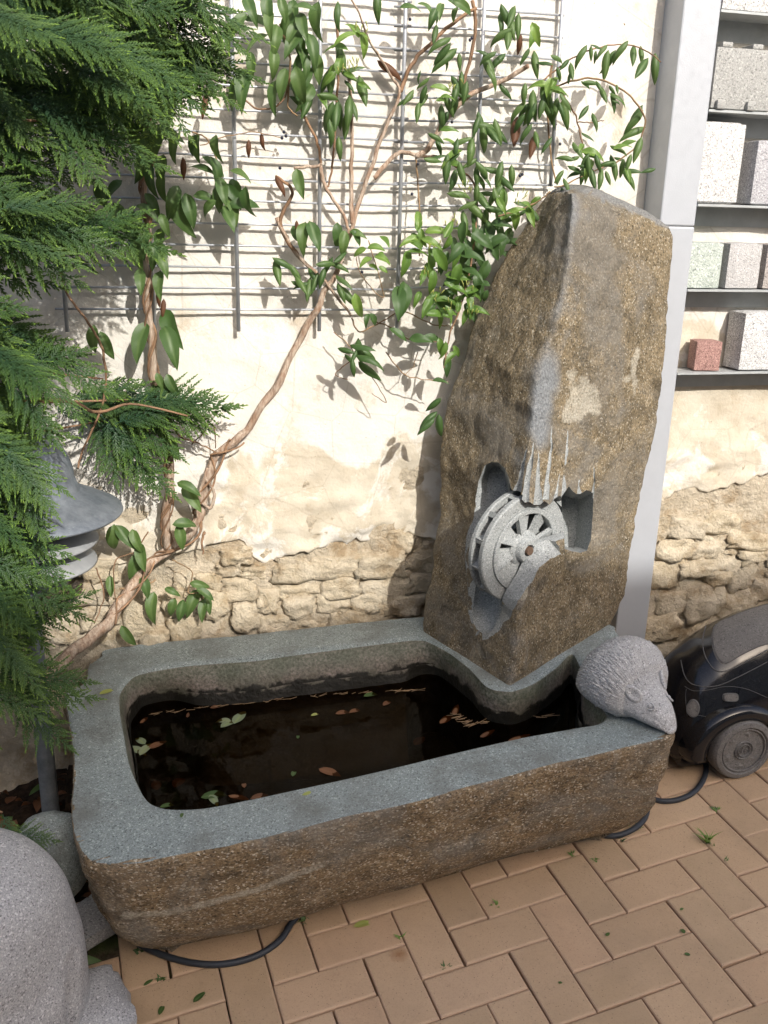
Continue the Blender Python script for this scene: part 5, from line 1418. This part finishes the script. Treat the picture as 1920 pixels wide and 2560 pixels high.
def carwheel(xw, yf, sgn):
    c_ = np.array([xw, yf, cz+wr]); ax = np.array([0, -sgn, 0.]); R_ = np.stack([np.array([1., 0, 0]), np.cross(ax, [1., 0, 0]), ax], 1)
    w_ = MB(); w_.lathe([(.0001, -.05), (wr*.9, -.05), (wr, -.042), (wr, -.010), (wr*.985, -.004), (wr*.93, .002), (wr*.80, .0045), (wr*.765, .002), (wr*.75, -.003), (.0001, -.004)], c_, R_, 56)
    ob = w_.obj('wheel', M_honed, car, 'sharp')
    m2 = MB(); m2.lathe([(wr*.70, -.003), (wr*.74, -.001), (wr*.745, .001), (wr*.70, .0025), (wr*.68, -.002)], c_, R_, 48, closed=True); m2.obj('rim', M_honed, ob)
    for k in range(6):
        a = 2*math.pi*k/6+.3; V = []
        for (r_, da) in ((.42, -.10), (.63, -.16), (.66, .12), (.60, .42), (.48, .22)):
            V.append(c_+R_@np.array([wr*r_*math.cos(a+da), wr*r_*math.sin(a+da), -.0035]))
        ctr_ = np.mean(V, axis=0)+ax*.0035
        m3 = MB(); m3.add(V+[ctr_], [(i, (i+1) % 5, 5) for i in range(5)]); m3.obj('spoke_boss', M_honed, ob, False)
    m4 = MB()
    for r_ in (.29, .20): m4.lathe([(wr*r_-.0013, -.004), (wr*r_-.0005, .0015), (wr*r_+.0005, .0015), (wr*r_+.0013, -.004)], c_, R_, 36)
    k_ = wr*.15
    for P in ([(-.75, .55), (-.35, -.25), (0, .45), (.35, -.25), (.75, .55)], [(-.42, .85), (0, .1), (.42, .85)], [(-.9, .2), (-.45, -.8), (0, 0), (.45, -.8), (.9, .2)]):
        m4.tube([c_+R_@np.array([x*k_, -y*k_ if sgn < 0 else y*k_, -.0022]) for x, y in P], .0010, 5)
    m4.obj('hub_emblem', M_honed, ob)
carwheel(CWc[0], CWc[1]-.016, 1); carwheel(XR, CWc[1]-.016, 1)
carwheel(CWc[0], 2*cyc-CWc[1]+.016, -1); carwheel(XR, 2*cyc-CWc[1]+.016, -1)
# dull panes and lamps laid on the polished surface
def patch(name, pts, bvhs, mat, off=.002, inset_line=True, parent=None, n=14):
    cx = np.mean([p[0] for p in pts]); cy_ = np.mean([p[1] for p in pts]); V = []; m_ = len(pts); Ns = []
    for k in range(n+1):
        s_ = k/n
        for (x, y) in pts:
            best = None
            for shr in np.linspace(1, .5, 14):
                q = (cx+(x-cx)*s_*shr, cy_+(y-cy_)*s_*shr)
                for b in bvhs:
                    h = cast(q[0], q[1], b)
                    if h[0] is not None and abs(np.array(h[1])@unit(CAM-np.array(h[0]))) > .3 and (best is None or h[3] < best[3]): best = h
                if best is not None: break
            if best is None: return None
            nn = np.array(best[1]); nn = nn if nn@(CAM-np.array(best[0])) > 0 else -nn
            V.append(np.array(best[0])+nn*(off if k < n else -.001))
    mb = MB(); mb.grid(V, m_, n+1, True, flip=True); o = mb.obj(name, mat, parent or car)
    ed = [V[(n-1)*m_+i] for i in range(m_)]
    l_ = MB(); l_.tube(ed+[ed[0]], .0012, 5, cap=False); l_.obj('edge_groove', M_groove, o)
    return o
def rounded(P, n=40):
    P = [np.array(p, float) for p in P]; P2 = [P[-1]]+P+[P[0], P[1]]; out = []
    k = len(P)
    for q in np.linspace(0, k, n, endpoint=False):
        i = int(q); t = q-i; p0, p1, p2, p3 = P[(i-1) % k], P[i], P[(i+1) % k], P[(i+2) % k]
        out.append(tuple(.5*((2*p1)+(p2-p0)*t+(2*p0-5*p1+4*p2-p3)*t*t+(3*p1-p0-3*p2+p3)*t**3)))
    return out
r_ = patch('window', rounded([(1786,1560),(1776,1592),(1780,1625),(1792,1652),(1812,1663),(1850,1642),(1900,1618),(1960,1600),(1990,1560),(1985,1512),(1940,1504),(1880,1519),(1825,1540)], 48), [BVH_C], M_honed)
print('window', r_)
E_ = lambda cx, cy_, a, b, n=28: [(cx+a*math.cos(2*math.pi*k/n), cy_+b*math.sin(2*math.pi*k/n)) for k in range(n)]
r_ = patch('headlight', E_(1733, 1771, 17, 24), [BVH_C, BF], M_honed, .006, n=6); print('head', r_)
r_ = patch('turn_signal', [(1826+21*math.copysign(abs(math.cos(t))**.6, math.cos(t)), 1743+11*math.copysign(abs(math.sin(t))**.6, math.sin(t))) for t in np.linspace(0, 2*math.pi, 28, endpoint=False)], [BVH_C, BF], M_honed, .006, n=6); print('sig', r_)
def seam(pts, bvhs, r=.0008):
    A = []
    for q in smooth_poly([np.array([x, y, 0.]) for x, y in pts], 30):
        best = None
        for b in bvhs:
            h = cast(q[0], q[1], b)
            if h[0] is not None and (best is None or h[3] < best[3]): best = h
        if best is not None: A.append(np.array(best[0])+unit(CAM-np.array(best[0]))*.0012)
    if len(A) > 3: l_ = MB(); l_.tube(A, r, 5); l_.obj('seam', M_groove, car)
seam([(1712,1716),(1735,1727),(1775,1724),(1815,1716),(1865,1722),(1918,1744)], [BVH_C, BF])
seam([(1744,1788),(1775,1793),(1810,1797),(1845,1796)], [BVH_C, BF])
seam([(1716,1722),(1714,1745),(1718,1790)], [BVH_C, BF])
seam([(1766,1560),(1757,1600),(1763,1640),(1790,1676),(1830,1672),(1918,1625)], [BVH_C], .0016)
seam([(1702,1650),(1712,1690),(1735,1712),(1790,1715),(1850,1690),(1918,1655)], [BVH_C], .0013)
# sill under the body
mb = MB(); mb.box((CWc[0]+.21, cyc, cz+.045), (.36, .11, .028), bev=.01); mb.obj('sill', M_black, car, 'sharp')

# ------------------------------------------------------------------ granite figure, front left
FY = -.86
fr_ = W(211, 2420, FY); ft = W(50, 2103, FY); fg = gz(fr_[0]-.2, FY)
frad = .215; fx = fr_[0]-frad+.005
fig = thing('granite_figure', 'rounded pale granite animal figure seen from behind beside the trough', 'figure', (fx, FY, fg))
ns, na = 70, 90; V = []
ftop = ft[2]; fh = ftop-fg
for k in range(ns):
    t = k/(ns-1)
    z = fg-.01+(fh+.01)*math.sin(t*math.pi/2)**.9 if t > 0 else fg-.01
    zz = (z-fg)/fh
    r_ = frad*(max(0, 1-max(0, zz)**4.6))**.30*(1-.03*max(0, .5-zz))
    for j in range(na):
        a = 2*math.pi*j/na; ca, sa = math.cos(a), math.sin(a)
        x = r_*ca*(1.0 if ca > 0 else 1.25); y = r_*sa*(.95 if sa < 0 else .72)
        p = np.array([fx+x, FY+y, z])
        if ca < 0: p[2] += 0
        d = .006*fbm(p, 6, 3)
        # crease between haunch and back
        w_ = (math.atan2(sa, ca)+.62-.45*zz)/.085
        if sa < 0: d += -.030*math.exp(-w_*w_)*max(0, min(1, (.62-zz)/.2))+.022*max(0, min(1, (.55-zz)/.3))*(1/(1+math.exp(w_*2)))
        V.append(p+np.array([ca, sa, 0])*d)
mb = MB(); mb.grid(V, na, ns, True); ci = len(mb.v); mb.v.append((fx, FY, ftop))
for i in range(na): mb.f.append(((ns-1)*na+i, (ns-1)*na+(i+1) % na, ci)); mb.m.append(0)
mb.obj('body', M_grey, fig)
fp = G(232, 2560); tp_ = W(250, 2462, FY+.02)
fo_ = block('foot', None, None, np.array([fr_[0]+.035-.03, FY-.005, (fg+tp_[2])/2-.01]), (.075, .10, max(.03, (tp_[2]-fg)/2+.01)), np.array(Matrix.Rotation(.25, 3, 'Z')), M_grey, .012, None, .012, 3)
fo_.parent = fig; fo_.location = -Vector(fig.location)
# boulder behind it
bp = W(130, 2140, -.58)
mb = MB(); V = []; ns, na = 30, 44
for k in range(ns):
    t = math.pi*k/(ns-1)
    for j in range(na):
        a = 2*math.pi*j/na; q = np.array([math.sin(t)*math.cos(a), math.sin(t)*math.sin(a), math.cos(t)])
        q = np.sign(q)*abs(q)**.85; V.append(np.array([bp[0], -.58, bp[2]])+q*np.array([.080, .075, .10])*(1+.10*fbm(q, 1.4, 3)))
mb.grid(V, na, ns, True)
tag(mb.obj('boulder', M_rim), 'smooth grey boulder between the trough end and the granite figure', 'boulder')

# ------------------------------------------------------------------ hose
hp = [(250,2300),(330,2350),(400,2385),(480,2407),(560,2410),(640,2390),(700,2350),(735,2300),(800,2240),(900,2200),(1100,2130),(1300,2085),(1450,2082),(1530,2090),(1580,2075),(1612,2045),(1618,2010),(1600,1990),(1625,1996),(1660,2003),(1700,1998),(1735,1980),(1758,1950),(1765,1915),(1750,1880),(1700,1840)]
A = smooth_poly([G(x, y, .0075) for x, y in hp], 160); mb = MB(); mb.tube(A, .0072, 10)
tag(mb.obj('hose', M_hose), 'thin black rubber hose looping out from under the trough', 'hose')

# ------------------------------------------------------------------ leaves in the water, on the rim and paving
def flat_leaf(px, py, ang, lpx, h, mat, label, kind='oval', group=None, sq=1.0):
    p = G(px, py, h); a = math.radians(ang); d = unit(bsx*math.cos(a)+BV*math.sin(a)); size = lpx*((p-CAM)@CF)/FPX
    y = np.cross(GN, d); me = LM[kind][rnd.randrange(4)]
    o = place('fallen_leaf', me, None, mat3(d*size, y*size, GN*size*.35, p-d*size*.5), mat)
    return tag(o, label, 'leaf', group)
gw = 'leaves in the trough water'
for q in [(575,1805,35,60),(555,1800,150,50),(600,1790,60,70),(350,1850,120,50),(365,1870,60,60),(345,1875,-40,60),(535,2000,-70,50),(325,1795,20,30)]:
    flat_leaf(*q, WH+.0015, M_leafp, 'pale green leaf floating on the dark water', group=gw)
for q in [(362,1795,60,45),(1120,1790,40,75),(1140,1770,60,60),(1220,1830,30,60),(1300,1842,15,75),(825,1930,-40,65),(600,1990,-20,60),(655,1990,5,60),(395,1860,30,55),(970,1755,40,40),(860,1780,5,45),(890,1775,20,40),(610,1960,90,30),(470,1785,80,30),(545,1765,10,40),(700,1745,5,30)]:
    flat_leaf(*q, WH+.0012, M_leafb, 'rusty brown leaf floating on the dark water', rnd.choice(('roll', 'oval')), gw)
for q in [(540,1985,5,75),(790,1785,15,28),(735,1930,70,34),(420,2012,10,40),(930,1735,10,45),(745,1840,80,22)]:
    flat_leaf(*q, WH+.0014, M_leaf if q[0] != 790 else M_leafy, 'fresh green leaf floating on the dark water', 'oval', gw)
for q in [(555,1905,20,60),(450,1950,60,60),(820,1900,10,50),(1050,1850,40,50),(700,1870,120,55),(390,1960,100,50),(900,1850,60,50),(620,1900,10,60)]:
    flat_leaf(*q, .15, M_leafb, 'brown leaf sunk on the trough bottom', 'round', 'sunken leaves')
flat_leaf(270, 1727, 25, 46, RH+.002, M_leafy, 'narrow yellow green leaf lying on the trough rim')
flat_leaf(772, 1979, 25, 40, RH+.002, M_leafy, 'curled pale yellow leaf on the front of the trough rim', 'roll')
flat_leaf(455, 2035, 80, 26, RH+.003, M_leaf, 'tiny dark green leaf on the corner of the trough rim', 'lance')
flat_leaf(912, 2308, 5, 58, .004, M_leafy, 'yellow green leaf on the pavers below the trough', 'lance')
flat_leaf(500, 2490, 40, 46, .003, M_leaf, 'dark green leaf on a paver near the granite foot', 'lance')
for q in [(405,2520,70,40),(1707,2325,80,22),(1520,2335,30,18),(1720,2385,-20,18),(1402,2456,0,14),(1705,2272,20,14),(372,2455,30,30)]:
    flat_leaf(*q, .003, M_leaf, 'small green leaf scrap on the beige pavers', 'round' if q[3] < 25 else 'lance', 'leaf scraps on the paving')
# floating twig line along the back waterline
mb = MB()
wlp = [(375,1784),(523,1765),(671,1749),(844,1732),(1000,1725),(1051,1722)]
for k in range(70):
    t = rnd.random()*5; i = min(4, int(t)); f = t-i; x = wlp[i][0]*(1-f)+wlp[i+1][0]*f; y = wlp[i][1]*(1-f)+wlp[i+1][1]*f
    p = G(x, y+rnd.uniform(0, 4), WH+.001); d = unit(bsx+BV*rnd.gauss(0, .3)); l = rnd.uniform(.004, .016); mb.tube([p-d*l, p+d*l], .0007, 4)
for (a, b) in (((1180,1808),(1395,1786)),((1130,1785),(1180,1812))):
    for k in range(16):
        t = rnd.random(); x = a[0]+(b[0]-a[0])*t; y = a[1]+(b[1]-a[1])*t+rnd.uniform(-3, 5); p = G(x, y, WH+.001); d = unit(bsx*1+BV*rnd.gauss(0, .3)); l = rnd.uniform(.006, .02); mb.tube([p-d*l, p+d*l], .0009, 4)
tag(mb.obj('floating_debris', M_twigd), 'thin line of floating twigs and needles along the waterline', kind='stuff')
# specks on water
# leaf litter on the soil bed
LT = MB()
for k in range(420):
    x = rnd.uniform(-1.0, -.21); y = rnd.uniform(-.72, -.05); me = LM[rnd.choice(('oval', 'round', 'roll'))][k % 4]
    z = gz(x, y)+.045+.05*fbm((x, y, 0), 5)+rnd.uniform(-.005, .012); a = rnd.uniform(0, 6.28); size = rnd.uniform(.035, .07)
    d = unit([math.cos(a), math.sin(a), rnd.gauss(0, .3)]); n0 = unit([rnd.gauss(0, .4), rnd.gauss(0, .4), 1]); yv = unit(np.cross(n0, d)); n1 = np.cross(d, yv)
    M_ = mat3(d*size, yv*size, n1*size, (x, y, z)); b = len(LT.v); LT.v += [tuple(M_@v.co) for v in me.vertices]; LT.f += [tuple(b+i for i in pl.vertices) for pl in me.polygons]; LT.m += [rnd.choice((0, 0, 0, 1))]*len(me.polygons)
tag(LT.obj('leaf_litter', [M_leafb, M_leaf]), 'dead brown leaves covering the soil under the cypress', kind='stuff')

# weeds in the joints
def weed(px, py, n, hgt, label, spread=.5, mat=M_leafl):
    p = G(px, py, -.004); mb = MB()
    for k in range(n):
        a = rnd.uniform(0, 6.28); l = hgt*rnd.uniform(.5, 1.1); out = np.array([math.cos(a), math.sin(a), 0])*spread
        q = [p+np.array([rnd.gauss(0, .004), rnd.gauss(0, .004), 0])]
        for s_ in range(1, 5): t = s_/4; q.append(q[0]+GN*l*t*(1-.25*t)+out*l*t*t)
        w_ = .0016+.0012*rnd.random(); sd_ = unit(np.cross(q[-1]-q[0], [0.1, -.6, .8]))
        V = []
        for i, c_ in enumerate(q): ww = w_*(1-(i/4)**2*.95)*(1.4 if i == 2 else 1); V += [c_-sd_*ww, c_+sd_*ww]
        mb.grid(V, 2, 5)
    return tag(mb.obj('weed', mat), label, 'weed', 'weeds in the paving joints')
weed(1770, 2110, 16, .045, 'green weed tuft growing in a joint of the open paving', .8)
weed(760, 2305, 10, .03, 'small dark weed against the trough foot', .9, M_leaf)
for x, y in [(1790,2028),(1575,2070),(1600,2075),(1555,2102),(1000,2345),(1490,2155),(1790,2028),(540,2320),(400,2450),(1432,2140),(1815,2155),(1610,2025),(1240,2262),(1115,2425),(1930,2240),(350,2380)]:
    weed(x, y, 7, .014, 'tiny moss sprout in a paver joint', 1.0, rnd.choice((M_leaf, M_leafl)))
# iron stain on a paver is part of the brick: a thin rust film
mb = MB(); c_ = G(998, 2385, .0012); V = [c_]
cam_data.dof.use_dof = False
